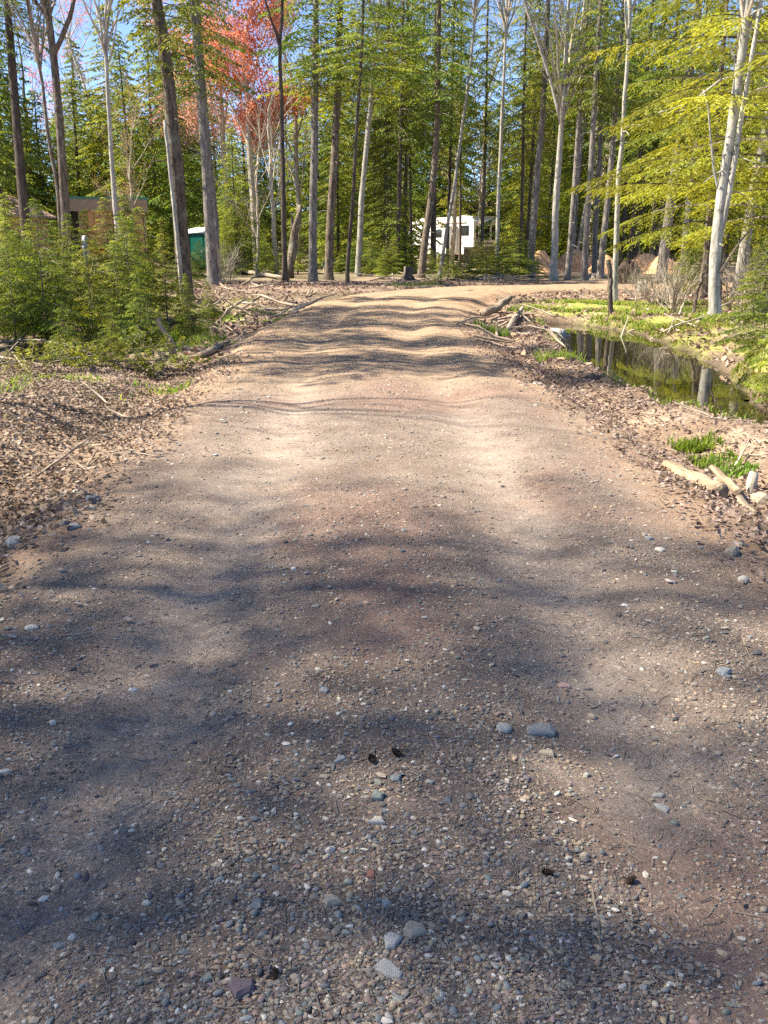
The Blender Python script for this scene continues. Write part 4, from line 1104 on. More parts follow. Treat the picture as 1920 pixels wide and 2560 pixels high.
for s in (.15, Wr - .3): bx('tail_light', (s, -.14, 1.15), (s + .15, -.102, 1.45), 'redplastic', rv)
bx('bumper', (.05, -.35, .55), (Wr - .05, -.22, .68), 'steel', rv)
mb = MB(); mb.tube([(1.25, -.2, .62), (1.25, .3, .62)], .06, 6); mb.build('bumper_arm', M['steel'], rv)
bx('chassis', (.1, .1, .5), (Wr - .1, Lr - 2.7, b0 + .02), 'rubber', rv)
for s in (.4, Wr - .4):
    mb = MB(); mb.tube([(s, Lr - 2.0, -.1), (s, Lr - 2.0, 1.5)], .05, 6); mb.build('landing_leg', M['steel'], rv)
bx('awning_bag', (.15, -.125, 1.62), (Wr - .15, -.102, 1.70), 'rubber', rv)
for y in (2.8, 5.2): bx('roof_vent', (1.0, y, hr + .062), (1.5, y + .5, hr + .2), 'white', rv, .03)

p_ = at(1197, 640, 79)
cr2 = thing('plywood_box', 'tan plywood box standing before the end of the camper', 'box', (p_[0], 79, zat(p_[0], 79)), R_(-3))
bx('side_panel', (-1.15, 0, .05), (1.15, .9, 1.25), 'plytan', cr2)
for q in (-1.18, -.55, .62, 1.10): bx('batten', (q, -.05, .02), (q + .07, -.005, 1.27), 'trimtan', cr2)
bx('lid', (-1.22, -.08, 1.26), (1.22, .95, 1.34), 'plytan', cr2)


def camp_chair(u, D_, rz, label):
    p_ = at(u, 640, D_); t = thing('garden_chair', label, 'chair', (p_[0], D_, zat(p_[0], D_)), rz, 'pale garden chairs by the camper')
    bx('seat', (-.27, -.25, .40), (.27, .25, .44), 'toiletwhite', t)
    mb = MB(); mb.add([(-.27, .22, .44), (.27, .22, .44), (.27, .38, .95), (-.27, .38, .95), (-.27, .25, .44), (.27, .25, .44), (.27, .41, .95), (-.27, .41, .95)], [(0, 1, 2, 3), (5, 4, 7, 6), (3, 2, 6, 7), (0, 3, 7, 4), (1, 5, 6, 2)]); mb.build('backrest', M['toiletwhite'], t)
    for sx in (-1, 1):
        for sy in (-1, 1):
            mb = MB(); mb.tube([(sx * .24, sy * .2, .40), (sx * .27, sy * .26, -.02)], .018, 5); mb.build('leg', M['steel'], t)
        mb = MB(); mb.tube([(sx * .28, -.22, .62), (sx * .28, .27, .64)], .02, 5); mb.build('armrest', M['toiletwhite'], t)


camp_chair(1062, 77, .4, 'pale garden chair under the left end of the camper')
camp_chair(1085, 78, -.5, 'pale garden chair next to the slide-out of the camper')
p_ = at(1014, 640, 74)
o = thing('storage_bin', 'small orange bin left of the camper', 'bin', (p_[0], 74, zat(p_[0], 74)), .2)
bx('tub', (-.35, -.3, 0), (.35, .3, .85), 'orangeplastic', o, .04); bx('lid', (-.38, -.33, .853), (.38, .33, .93), 'darkgreen', o, .02)
p_ = at(855, 655, 60)
o = thing('low_box', 'low pale box with dark green sloping lid between the big pines', 'box', (p_[0], 60, zat(p_[0], 60)), .1)
bx('box', (-1.1, -.5, -.1), (1.1, .5, .32), 'plytan', o)
mb = MB(); mb.add([(-1.15, -.55, .323), (1.15, -.55, .323), (1.15, .55, .323), (-1.15, .55, .323), (-1.1, -.1, .68), (.95, -.1, .68), (.95, .5, .68), (-1.1, .5, .68)], [(0, 3, 2, 1), (0, 1, 5, 4), (1, 2, 6, 5), (2, 3, 7, 6), (3, 0, 4, 7), (4, 5, 6, 7)]); mb.build('lid', M['darkgreen'], o)


def house(u, v, D_, w, h, roofc, wallc, label, rz):
    p_ = at(u, v, D_); t = thing('far_house', label, 'house', (p_[0], D_, zat(p_[0], D_) - .2), rz)
    bx('wall', (-w, -3, -.5), (w, 3, h), wallc, t)
    mb = MB(); e = .4
    mb.add([(-w - e, -3.5, h + .003), (w + e, -3.5, h + .003), (w + e, 3.5, h + .003), (-w - e, 3.5, h + .003), (-w - e, 0, h + 2.3), (w + e, 0, h + 2.3)], [(0, 1, 5, 4), (2, 3, 4, 5), (0, 3, 2, 1)], [(0, 4, 3), (1, 2, 5)]); mb.build('roof', M[roofc], t)
    for q in (-.55, .35):
        f = bx('window', (q * w, -3.06, 1.1), (q * w + 1.1, -3.003, 2.2), 'white', t); bx('pane', (q * w + .1, -3.08, 1.2), (q * w + 1.0, -3.065, 2.1), 'glass', f)


house(1158, 600, 118, 4.5, 4.2, 'roofpink', 'plytan', 'house with reddish brown roof glimpsed over the camper', .2)

# ------------------------------------------------------------------ stumps, roots, logs, sticks
def stump(label, u, v, wpx, hpx, bark, seed, D_=None, cut=True, roots=5):
    x, y = gnd(u, v) if not D_ else (at(u, v, D_)[0], D_)
    t = thing('tree_stump', label, 'stump', (x, y, zat(x, y)), seed)
    r = wpx / F * y / 2; h = hpx / F * y; mb = MB()
    mb.tube([(0, 0, -.15), (0, 0, 0), (.01, 0, h * .3), (.02, .01, h)], (r * 1.5, r * 1.3, r * 1.0, r * .92), 12, True, .3 if cut else .7, seed)
    mb.build('trunk', M[bark], t, True)
    g = np.random.default_rng(seed)
    if cut: mb = MB(); mb.tube([(.02, .01, h - .004), (.02, .01, h + .01)], (r * .84, r * .84), 12); mb.build('cut_face', M['cutwood'], t)
    for k in range(roots):
        a = k * 6.28 / roots + g.normal(0, .3); l = r * g.uniform(2, 3.6); mb = MB()
        mb.tube([(math.cos(a) * r * .7, math.sin(a) * r * .7, h * .25), (math.cos(a) * r * 1.5, math.sin(a) * r * 1.5, .03), (math.cos(a + .2) * l, math.sin(a + .2) * l, -.06)], (r * .34, r * .24, r * .08), 6, True, .2, seed + k); mb.build('root', M[bark], t, True)
    return t


stump('grey weathered stump right of the white birch', 1606, 722, 27, 28, 'bark_pale', 1)
stump('old dark stump with spreading roots left of the camper', 1020, 700, 26, 34, 'bark_dark', 2, 46, False, 7)
stump('short pale stump on the sandy verge near the fallen log', 1805, 1160, 22, 30, 'bark_pale', 3, None, False, 3)
stump('cut barkless post stump at the right edge above the log', 1884, 1170, 24, 50, 'bark_white', 4, None, False, 3)
stump('low broken stump on the far bank of the pool', 1398, 812, 36, 22, 'bark_white', 5, None, False, 4)
stump('grey low stump before the sand piles', 1478, 696, 30, 14, 'bark_grey', 6, None, False, 4)

x, y = at(1565, 690, 41)[0], 41
t = thing('root_plate', 'dark overturned root plate beside the white birch', 'root plate', (x, y, zat(x, y)), 0)
g = np.random.default_rng(77)
nth, nph = 20, 12; V = []
for a in range(nph):
    for b in range(nth):
        ph_ = math.pi * a / (nph - 1); th = 2 * math.pi * b / nth
        r = 1 + .5 * (float(fbm(np.array([th * 1.7 + 3]), np.array([ph_ * 2.2]), 9)[0]) - .5) + g.normal(0, .07)
        V.append((math.sin(ph_) * math.cos(th) * .55 * r + .1 * math.cos(ph_), math.sin(ph_) * math.sin(th) * .3 * r, .42 + math.cos(ph_) * .55 * r))
Q = [(a * nth + b, a * nth + (b + 1) % nth, (a + 1) * nth + (b + 1) % nth, (a + 1) * nth + b) for a in range(nph - 1) for b in range(nth)]
link('root_mass', mesh('root_mass', V, [Q], False, None, [M['rootdirt']]), t)
for k in range(22):
    a = g.uniform(0, 6.28); l = g.uniform(.35, .8); e = np.array((math.cos(a) * .8, -.5 + g.normal(0, .4), math.sin(a) * .8)); e /= np.linalg.norm(e)
    c0 = np.array((0, 0, .45)) + e * .35; mb = MB(); mb.tube([c0, c0 + e * l * .5 + g.normal(0, .06, 3), c0 + e * l + g.normal(0, .12, 3)], (.03, .018, .006), 4); mb.build('root', M['rootdirt'], t)


def log3(name, label, P, r, m, cat='log', group=None, sides=9, seed=0, rough=.14):
    P = np.array(P, float); s = np.linspace(0, len(P) - 1, max(5, 3 * (len(P) - 1) + 1))
    A = np.stack([np.interp(s, np.arange(len(P)), P[:, k]) for k in range(3)], -1)
    g = np.random.default_rng(seed); A[1:-1] += g.normal(0, np.mean(r) * .16, (len(A) - 2, 3))
    rr = np.interp(s, np.arange(len(P)), np.broadcast_to(r, (len(P),)))
    c = A.mean(0); mb = MB()
    q = Vector(A[-1] - A[0]).to_track_quat('Z', 'Y'); Rm = np.array(q.to_matrix())
    mb.tube((A - c) @ Rm, rr, sides, True, rough, seed)
    return tag(link(name, mb.mesh(name, M[m], True), None, c, q.to_euler()), label, cat, group)


def on(u, v, dz=0.0):
    x, y = gnd(u, v); return (x, y, sz(x, y) + dz)


def lie(name, label, pix, r, m, lift=(0, 0), **k):
    """a stick or log lying on the ground under the given points of the photograph"""
    P = []; n_ = len(pix)
    for q, (u, v) in enumerate(pix):
        x, y = gnd(u, v); P.append((x, y, sz(x, y) + np.mean(r) * .75 + lift[0] + (lift[1] - lift[0]) * q / (n_ - 1)))
    return log3(name, label, P, r, m, **k)


lie('fallen_log', 'thick pale barkless log lying on the right verge', [(1668, 1142), (1720, 1176), (1800, 1222)], (.042, .062, .066), 'palewood', seed=3)
lie('fallen_branch', 'curved pale branch right of the thick barkless log', [(1782, 1146), (1812, 1166), (1850, 1206)], (.024, .036, .034), 'palewood', (.09, .03), seed=4)
lie('broken_branch', 'dark broken branch end beyond the curved pale branch', [(1852, 1208), (1872, 1226), (1892, 1244)], (.030, .026, .018), 'deadwood', seed=5)
lie('weathered_stick', 'small twisted pale stick at the upper end of the barkless log', [(1650, 1112), (1662, 1122), (1664, 1136)], (.008, .010, .007), 'palewood', seed=6)
# white upright stick by the ditch
b0_ = np.array(on(441, 878)); Yd = b0_[1]
P = [b0_ + (0, 0, -.1)] + [at(u, v, Yd) for u, v in ((425, 852), (408, 828), (396, 806), (402, 792))]
log3('bleached_branch', 'bleached white crooked branch sticking up beside the ditch', P, (.062, .055, .042, .034, .018), 'palewood', seed=8)
lie('fallen_branch', 'white broken branch piece left of the bleached upright branch', [(388, 862), (396, 876), (412, 880)], (.03, .035, .02), 'palewood', seed=9)
# long thin sticks over the young hemlocks and the ditch on the left
for k, (pp, r, z0, lab) in enumerate([([(0, 905), (75, 822), (150, 790)], .018, .25, 'thin bare stick rising from the left edge over the ditch'), ([(0, 855), (90, 850), (165, 862), (238, 888)], .02, .3, 'long arched stick over the fallen hemlock bough'), ([(0, 892), (60, 902), (110, 914)], .014, .15, 'short thin stick over the black ditch water'), ([(0, 935), (50, 926), (110, 915)], .012, .2, 'thin pale stick crossing low at the left edge'), ([(0, 960), (60, 954), (92, 948)], .012, .05, 'pale stick at the near bank of the ditch'), ([(30, 880), (65, 925), (95, 958)], .012, .1, 'thin dark stick slanting down over the ditch'), ([(210, 912), (240, 900), (258, 890)], .018, .08, 'brown curved stick beside the leaf litter')]):
    P = []
    for q, (u, v) in enumerate(pp):
        Yq = gnd(u, v + 25, -.2)[1]; P.append(at(u, v, Yq))
    log3('bare_stick', lab, P, (r,) * (len(P) - 1) + (r * .5,), 'deadwood', seed=20 + k, sides=5)
random.seed(5)


def scatter_sticks(n_, box, label, group, l0, l1, r0, m='deadwood', up=.25):
    for k in range(n_):
        u = random.uniform(box[0], box[2]); v = random.uniform(box[1], box[3])
        x, y = gnd(u, v); a = random.uniform(0, 3.14); l = random.uniform(l0, l1); P = []
        el = random.uniform(-.02, up)
        for s in (-.5, -.1, .25, .5):
            q = (x + math.cos(a) * l * s, y + math.sin(a) * l * s)
            P.append((q[0], q[1], sz(*q) + r0 + max(0, (s + .5)) * l * el))
        r = r0 * random.uniform(.6, 1.5)
        log3('dead_stick', label, P, (r, r * .9, r * .7, r * .3), m, 'stick', group, 5, k)


scatter_sticks(26, (540, 700, 780, 780), 'dead stick in the tangle of slash on the left bank before the bend', 'slash on the left bank', .6, 2.2, .03)
scatter_sticks(22, (1190, 765, 1400, 850), 'dead stick in the slash heap at the near end of the pool', 'slash at the head of the pool', .4, 1.5, .025)
scatter_sticks(26, (920, 678, 1330, 715), 'dead stick in the brush along the far side of the bend', 'slash beyond the bend', .8, 2.6, .04)
scatter_sticks(18, (1540, 740, 1880, 820), 'dead stick on the grassy bank by the twin maple', 'sticks on the far pool bank', .6, 1.8, .018, 'twig_pale', .5)
scatter_sticks(14, (480, 790, 640, 860), 'dead stick lying along the left verge', 'sticks along the left verge', .3, 1.0, .014)
scatter_sticks(12, (0, 960, 330, 1180), 'thin dead twig lying in the leaf litter on the left', 'twigs in the left leaf litter', .25, .8, .009)
scatter_sticks(10, (1620, 1000, 1900, 1120), 'thin dead twig on the right verge above the log', 'twigs on the right verge', .2, .6, .008)
lie('fallen_log', 'long dead log lying behind the slash on the left bank', [(548, 672), (620, 686), (720, 700)], (.13, .12, .09), 'deadwood', (.1, .05), seed=31)
lie('fallen_log', 'dead grey log in the slash at the near end of the pool', [(1212, 782), (1245, 778), (1275, 772)], (.10, .09, .07), 'deadwood', (.1, .25), seed=32)
lie('fallen_log', 'leaning dead branch across the slash at the near end of the pool', [(1262, 822), (1285, 800), (1306, 780)], (.07, .06, .05), 'deadwood', (.0, .1), seed=33)
lie('fallen_log', 'pale log half buried in the grass before the cut pole', [(1420, 790), (1460, 774), (1512, 772)], (.05, .07, .07), 'palewood', seed=34)
lie('fallen_log', 'thin pale log on the bank left of the twin maple foot', [(1680, 792), (1720, 784), (1755, 776)], (.03, .035, .03), 'palewood', seed=35)
lie('fallen_log', 'long bleached trunk lying right of the grey stump', [(1630, 712), (1680, 702), (1740, 690)], (.09, .08, .05), 'palewood', seed=36)
lie('fallen_log', 'dark mossy log low along the left ditch bank', [(500, 868), (545, 850), (570, 838)], (.06, .07, .05), 'deadwood', seed=37)
# broken leaning snag beyond the left bank
Yd = 50
for k, (pp, r, m, lab) in enumerate([([(722, 640), (735, 590), (752, 512)], (.22, .20, .10), 'bark_brown', 'broken splintered snag leaning right behind the straight grey pine'), ([(728, 620), (732, 560), (728, 530)], (.10, .08, .02), 'bark_dark', 'dark splinter standing left of the leaning broken snag')]):
    P = [at(u, v, Yd + k) for u, v in pp]; P[0][2] = zat(P[0][0], Yd) - .1
    log3('broken_snag', lab, P, r, m, 'dead tree', None, 9, 40 + k, .4)
# the pale dead branch that leaves the twin maple to the right
P = [at(u, v, 21.7) for u, v in ((1799, 680), (1824, 640), (1850, 604), (1880, 570))]
log3('dead_branch', 'pale dead branch slanting up to the right of the twin maple', P, (.035, .03, .024, .012), 'palewood', 'branch', None, 6, 44)

# ------------------------------------------------------------------ stones
def stone_mesh(seed, flat=.4, sub=2, mt=None, ang=.25):
    g = np.random.default_rng(seed); bm = bmesh.new(); bmesh.ops.create_icosphere(bm, subdivisions=sub, radius=1)
    cuts = [(lambda n: n / np.linalg.norm(n))(g.normal(0, 1, 3)) for _ in range(7)]
    V = np.array([v.co for v in bm.verts]); F_ = np.array([[v.index for v in f.verts] for f in bm.faces]); bm.free()
    for n_ in cuts:
        lim = g.uniform(.55, .85); d_ = V @ n_; V = V - np.outer(np.maximum(0, d_ - lim) * (.9), n_)
    V *= np.array((1, g.uniform(.6, .9), flat)); V += g.normal(0, .02 * ang, V.shape)
    return mesh('stone', V, [F_], ang < .2, None, [mt] if mt else None)


def slab_mesh(seed, mt):
    g = np.random.default_rng(seed); n_ = int(g.integers(6, 10)); a = np.sort(g.uniform(0, 6.28, n_) * .35 + np.arange(n_) / n_ * 6.28)
    r = g.uniform(.72, 1.12, n_); o_ = np.stack([np.cos(a) * r, np.sin(a) * r], -1)
    tlt = g.normal(0, .18, 2); rings = []
    for sc, z in ((.9, -1), (1.0, .1), (.93, .6), (.72, .95)):
        p_ = o_ * sc * (1 + g.normal(0, .03, (n_, 1))); rings.append(np.column_stack([p_, z + p_ @ tlt + g.normal(0, .06, n_)]))
    V = np.vstack(rings + [[(0, 0, 1.0)]])
    Q = [(k * n_ + q, k * n_ + (q + 1) % n_, (k + 1) * n_ + (q + 1) % n_, (k + 1) * n_ + q) for k in range(3) for q in range(n_)]
    T_ = [(3 * n_ + q, 3 * n_ + (q + 1) % n_, 4 * n_) for q in range(n_)]
    return mesh('stone', V, [Q, T_], False, None, [mt])


PAL = {'purple': (.16, .125, .135), 'pale': (.37, .355, .32), 'tan': (.38, .32, .24), 'blue': (.22, .24, .24), 'grey': (.22, .225, .22), 'greenish': (.24, .26, .23), 'cream': (.52, .46, .37), 'rust': (.28, .13, .09), 'dark': (.09, .085, .09), 'pink': (.40, .27, .23)}
SM = {k: mat('stone_' + k, c, .85, .16, 14, .35, 40, objrand=.15) for k, c in PAL.items()}
for k, (u, v, w, h, c, fl, lab) in enumerate([
        (603, 2518, 80, 58, 'purple', .30, 'large flat purple grey stone at the bottom of the picture'), (970, 2474, 76, 44, 'pale', .26, 'flat pale grey jagged stone near the bottom middle'),
        (980, 2405, 46, 46, 'pale', .4, 'whitish angular stone above the flat pale jagged one'), (1034, 2375, 58, 46, 'tan', .4, 'tan angular stone right of the whitish one'),
        (832, 2298, 50, 30, 'tan', .45, 'smooth half tan half grey cobble left of the middle'), (966, 2303, 26, 28, 'blue', .4, 'small blue grey stone right of the tan and grey cobble'),
        (998, 1980, 40, 50, 'blue', .25, 'upright looking rectangular blue grey slab near the middle'), (944, 2030, 52, 34, 'greenish', .35, 'greenish grey wedge stone below the blue slab'),
        (959, 2066, 20, 28, 'blue', .3, 'small bright blue grey chip below the greenish wedge'), (942, 2095, 44, 32, 'cream', .4, 'cream coloured stone in the middle of the road'),
        (1348, 1848, 76, 40, 'grey', .22, 'broad flat grey stone on the right half of the road'), (1256, 1854, 44, 30, 'pale', .3, 'ragged pale blue stone left of the broad flat grey one'),
        (1368, 1904, 46, 24, 'tan', .25, 'flat dusty tan stone below the broad grey one'), (845, 1936, 46, 30, 'pale', .2, 'pale crumbling stone above the middle of the road'),
        (1644, 1990, 40, 20, 'pale', .25, 'pale lichened chip on the right side of the road'), (1654, 2020, 34, 26, 'pale', .3, 'pale oblong stone below the lichened chip'),
        (1808, 1712, 38, 26, 'blue', .4, 'dark blue grey stone at the right side of the road'), (1857, 1462, 32, 24, 'pale', .6, 'round pale pink cobble by the right verge'),
        (190, 1212, 30, 22, 'pale', .55, 'white rounded stone uppermost by the left leaf litter'), (235, 1260, 42, 24, 'blue', .45, 'bluish white stone on the left road edge'),
        (228, 1282, 34, 22, 'tan', .5, 'tan stone touching the bluish white one'), (166, 1318, 30, 24, 'pale', .55, 'white egg shaped stone lowest of the left edge group'),
        (188, 1328, 36, 16, 'grey', .35, 'flat grey stone beside the white egg shaped one'), (142, 1272, 30, 16, 'pale', .4, 'pale chip left of the bluish white stone'), (172, 1252, 26, 16, 'blue', .4, 'small blue grey stone left of the bluish white stone'),
        (36, 1350, 62, 22, 'cream', .35, 'flat cream slab at the left edge of the picture'), (268, 1194, 24, 14, 'dark', .5, 'dark pebble at the edge of the leaf litter'), (82, 1588, 40, 16, 'cream', .3, 'low cream stone at the left of the road'),
        (1822, 1388, 50, 20, 'tan', .4, 'tan flat stone on the shaded right verge'), (1905, 1194, 60, 26, 'tan', .6, 'rounded tan rock at the right edge beyond the log'), (925, 2230, 34, 22, 'rust', .4, 'rusty red brown stone left of the middle'),
        (1410, 1722, 38, 14, 'pink', .35, 'pink flat stone on the right half of the road'), (748, 2022, 18, 18, 'rust', .5, 'small brick red pebble left of the middle'), (640, 2305, 40, 34, 'grey', .3, 'grey flat pebble at the lower left of the middle'),
        (150, 2372, 36, 20, 'blue', .35, 'blue grey oblong stone at the lower left'), (240, 2305, 28, 18, 'greenish', .4, 'grey green oval pebble at the lower left'), (522, 2490, 30, 24, 'greenish', .4, 'greenish grey pebble left of the purple stone'), (572, 2500, 22, 22, 'cream', .5, 'cream pebble touching the purple stone'),
        (480, 812, 22, 14, 'pale', .7, 'white rock on the grassy edge of the ditch'), (1345, 960, 30, 12, 'pale', .5, 'pale stone on the right road edge'), (1620, 1365, 22, 14, 'grey', .4, 'grey stone on the right wheel track')]):
    x, y = gnd(u, v); D_ = math.hypot(y, CAM_H)
    rx = w / F * D_ / 2; el = math.atan2(CAM_H, y); ry = h / F * D_ / 2 / max(.25, math.sin(el)) * .9
    ry = min(ry, rx * 1.4)
    me = slab_mesh(900 + k, SM[c]) if fl < .46 else stone_mesh(900 + k, 1.0, 2, SM[c], .3)
    zt = min(rx, ry) * fl * 1.4
    o = link('stone', me, None, (x, y, sz(x, y) + zt * .05), (random.gauss(0, .08), random.gauss(0, .08), random.uniform(-.5, .5)), (rx, ry, zt))
    tag(o, lab, 'stone')

# pebbles: the 290 that show largest singly, the rest as one mass
bmi = bmesh.new(); bmesh.ops.create_icosphere(bmi, subdivisions=1, radius=1)
IV = np.array([v.co for v in bmi.verts]); IF = np.array([[v.index for v in f.verts] for f in bmi.faces]); bmi.free()
NP = 140000
g = np.random.default_rng(3)
yy = 1.45 * (26.0 / 1.45) ** (g.random(NP * 2) ** 1.35)
xx = g.uniform(-1, 1, NP * 2) * np.minimum(yy * .40 + .25, 3)
dd = road_d(xx, yy)
ok = (np.abs(dd) < 2.5 + .4 * g.random(NP * 2))
trk = np.exp(-((dd + .85) / .3) ** 2) + np.exp(-((dd - .8) / .3) ** 2)
clump = fbm(xx * 1.6, yy * 1.6, 71)
ok &= g.random(NP * 2) > .72 * trk
ok &= g.random(NP * 2) < .35 + 1.1 * ss(.3, .6, clump)
xx, yy = xx[ok][:NP], yy[ok][:NP]; n_ = len(xx)
sz_r = np.exp(g.normal(math.log(.0031), .46, n_)) * (1 + .045 * yy)
sz_r = np.clip(sz_r, .0028, .024)
big = g.random(n_) < .012; sz_r[big] *= g.uniform(1.4, 2.2, big.sum()); sz_r = np.minimum(sz_r, .010 + .0022 * yy)
palette = np.array([(.22, .195, .175), (.27, .235, .20), (.17, .155, .15), (.33, .285, .235), (.20, .205, .21), (.17, .18, .19), (.38, .30, .22), (.24, .18, .16), (.30, .22, .185), (.52, .49, .45), (.10, .095, .10), (.24, .25, .235), (.19, .165, .185)])
pw = np.array([13, 12, 12, 10, 7, 4, 10, 9, 9, 6, 9, 5, 4.]); pw /= pw.sum()
pc = palette[g.choice(len(palette), n_, p=pw)] * np.array((1.0, .97, .90)) * g.uniform(.8, 1.2, (n_, 1))
app = sz_r / yy
order = np.argsort(-app); single = order[:290]; mass = order[290:]
zz = surf(xx, yy)
PB = [stone_mesh(700 + k, .62, 1, SM[c], .1) for k, c in enumerate(['grey', 'purple', 'tan', 'blue', 'pink', 'greenish', 'pale', 'dark', 'tan', 'grey'])]
for me in PB: me.name = 'pebble'
for k in single:
    r = sz_r[k]
    link('pebble', PB[int(g.integers(0, len(PB)))], road, (xx[k], yy[k], zz[k] + r * .22), (g.normal(0, .15), g.normal(0, .15), g.uniform(0, 6.28)), (r * g.uniform(.9, 1.4), r, r * g.uniform(.7, 1.1)))


OV = np.array([(1, 0, 0), (-1, 0, 0), (0, 1, 0), (0, -1, 0), (0, 0, 1), (0, 0, -1.)]); OF = np.array([(0, 2, 4), (2, 1, 4), (1, 3, 4), (3, 0, 4), (2, 0, 5), (1, 2, 5), (3, 1, 5), (0, 3, 5)])
PM = mat('pebble_mass', (.85, .85, .85), .9, attr=True, col2=(1.15, 1.15, 1.15), vscale=60)


def pebble_mass(name, idx, IV, IF, jit):
    n_ = len(idx); r = sz_r[idx]; nv = len(IV)
    sc = np.stack([r * g.uniform(.9, 1.5, n_), r * g.uniform(.7, 1.0, n_), r * g.uniform(.4, .75, n_)], -1)
    V = IV[None] * (1 + g.normal(0, jit, (n_, nv, 1))) * sc[:, None]
    a = g.uniform(0, 6.28, n_); tl = g.normal(0, .25, n_)
    ct, st = np.cos(tl)[:, None], np.sin(tl)[:, None]
    y1 = V[..., 1] * ct - V[..., 2] * st; z1 = V[..., 1] * st + V[..., 2] * ct
    ca, sa = np.cos(a)[:, None], np.sin(a)[:, None]
    V = np.stack([V[..., 0] * ca - y1 * sa, V[..., 0] * sa + y1 * ca, z1], -1)
    V += np.stack([xx[idx], yy[idx], zz[idx] + r * .18], -1)[:, None]
    Fc = IF[None] + (np.arange(n_) * nv)[:, None, None]
    return mesh(name, V.reshape(-1, 3), [Fc.reshape(-1, 3)], False, np.repeat(pc[idx], nv, 0), [PM])


tag(link('loose_gravel', pebble_mass('loose_gravel', mass[:22000], IV, IF, .13), road), kind='stuff')
tag(link('fine_grit', pebble_mass('fine_grit', mass[22000:], OV, OF, .28), road), kind='stuff')

# ------------------------------------------------------------------ leaf litter
def leaves(name, pts, size, cols, seed, lift=.02, wild=.75):
    g = np.random.default_rng(seed); n_ = len(pts); s = size * g.uniform(.55, 1.3, n_)
    a = g.uniform(0, 6.28, n_); curl = g.uniform(-.1, .75, n_)
    base = np.array([(-1, 0, 0), (-.3, -.62, 0), (.45, -.5, 0), (1, 0, 0), (.45, .5, 0), (-.3, .62, 0), (0, 0, 0)])
    V = np.broadcast_to(base[None], (n_, 7, 3)).copy(); V *= (1 + g.normal(0, .14, (n_, 7, 1)))
    V[..., 2] = curl[:, None] * (V[..., 1] ** 2 * 1.1 + V[..., 0] ** 2 * .35) + g.normal(0, .08, (n_, 7))
    V *= s[:, None, None] * .5
    tx_, ty_ = g.normal(0, wild * .6, n_)[:, None], g.normal(0, wild * .6, n_)[:, None]
    y1 = V[..., 1] * np.cos(tx_) - V[..., 2] * np.sin(tx_); z1 = V[..., 1] * np.sin(tx_) + V[..., 2] * np.cos(tx_)
    x2 = V[..., 0] * np.cos(ty_) + z1 * np.sin(ty_); z2 = -V[..., 0] * np.sin(ty_) + z1 * np.cos(ty_)
    ca, sa = np.cos(a)[:, None], np.sin(a)[:, None]
    V = np.stack([x2 * ca - y1 * sa, x2 * sa + y1 * ca, z2], -1)
    V += np.column_stack([pts, surf(pts[:, 0], pts[:, 1]) + lift * g.random(n_) + .012])[:, None]
    Fc = np.array([(0, 1, 6), (1, 2, 6), (2, 3, 6), (3, 4, 6), (4, 5, 6), (5, 0, 6)])[None] + (np.arange(n_) * 7)[:, None, None]
    c = np.array(cols)[g.integers(0, len(cols), n_)] * g.uniform(.75, 1.2, (n_, 1))
    return tag(link(name, mesh(name, V.reshape(-1, 3), [Fc.reshape(-1, 3)], False, np.repeat(c, 7, 0), [M['litter']])), kind='stuff')


def scatter(n_, x0, x1, y0, y1, dens, seed):
    g = np.random.default_rng(seed); x = g.uniform(x0, x1, n_); y = g.uniform(y0, y1, n_)
    k = g.random(n_) < dens(x, y); return np.column_stack([x[k], y[k]])


LIT = [(.28, .20, .155), (.32, .235, .185), (.22, .155, .12), (.36, .28, .23), (.16, .115, .085), (.29, .18, .13), (.25, .205, .175), (.12, .09, .065)]
dry = lambda x, y: ((land(x, y) > POND_Z + .03) & (chain(x, y, DITCH) < .1)) * 1.0
pL = scatter(60000, -6.5, -1.55, 3.2, 14.5, lambda x, y: ss(1.55, 2.5, np.abs(road_d(x, y)) + .5 * (fbm(x, y, 81) - .5)) * ss(.12, .42, fbm(x * .8, y * .8, 82) + .25 * ss(9, 6, y)) * dry(x, y), 1)
leaves('leaf_litter', pL, .046, LIT, 2)
pR = scatter(36000, 1.4, 4.6, 3.4, 22, lambda x, y: np.maximum(.4, ss(.36, .55, fbm(x * 1.2 + 9, y * .55, 83) + .10 * np.exp(-((np.abs(road_d(x, y)) - 2.35) / .3) ** 2))) * ss(1.6, 2.2, np.abs(road_d(x, y))) * dry(x, y), 3)
leaves('leaf_litter', pR, .044, [(.29, .22, .18), (.34, .27, .23), (.23, .165, .135), (.26, .19, .15), (.17, .12, .09), (.13, .10, .07)], 4)
pF = scatter(24000, -12, 12, 14, 44, lambda x, y: ss(2.0, 2.9, np.abs(road_d(x, y)) + .5 * (fbm(x, y, 84) - .5)) * ss(.3, .6, fbm(x * .7, y * .7, 85)) * dry(x, y), 5)
leaves('leaf_litter', pF, .12, LIT + [(.20, .14, .09), (.48, .36, .22)], 6, .05, .8)
pG = scatter(900, -2.2, 2.2, 2, 9, lambda x, y: ss(.4, 2.2, np.abs(road_d(x, y))) * .25, 7)
leaves('leaf_litter', pG, .038, [(.30, .23, .20), (.22, .16, .13), (.38, .32, .29)], 8, .0, .25)

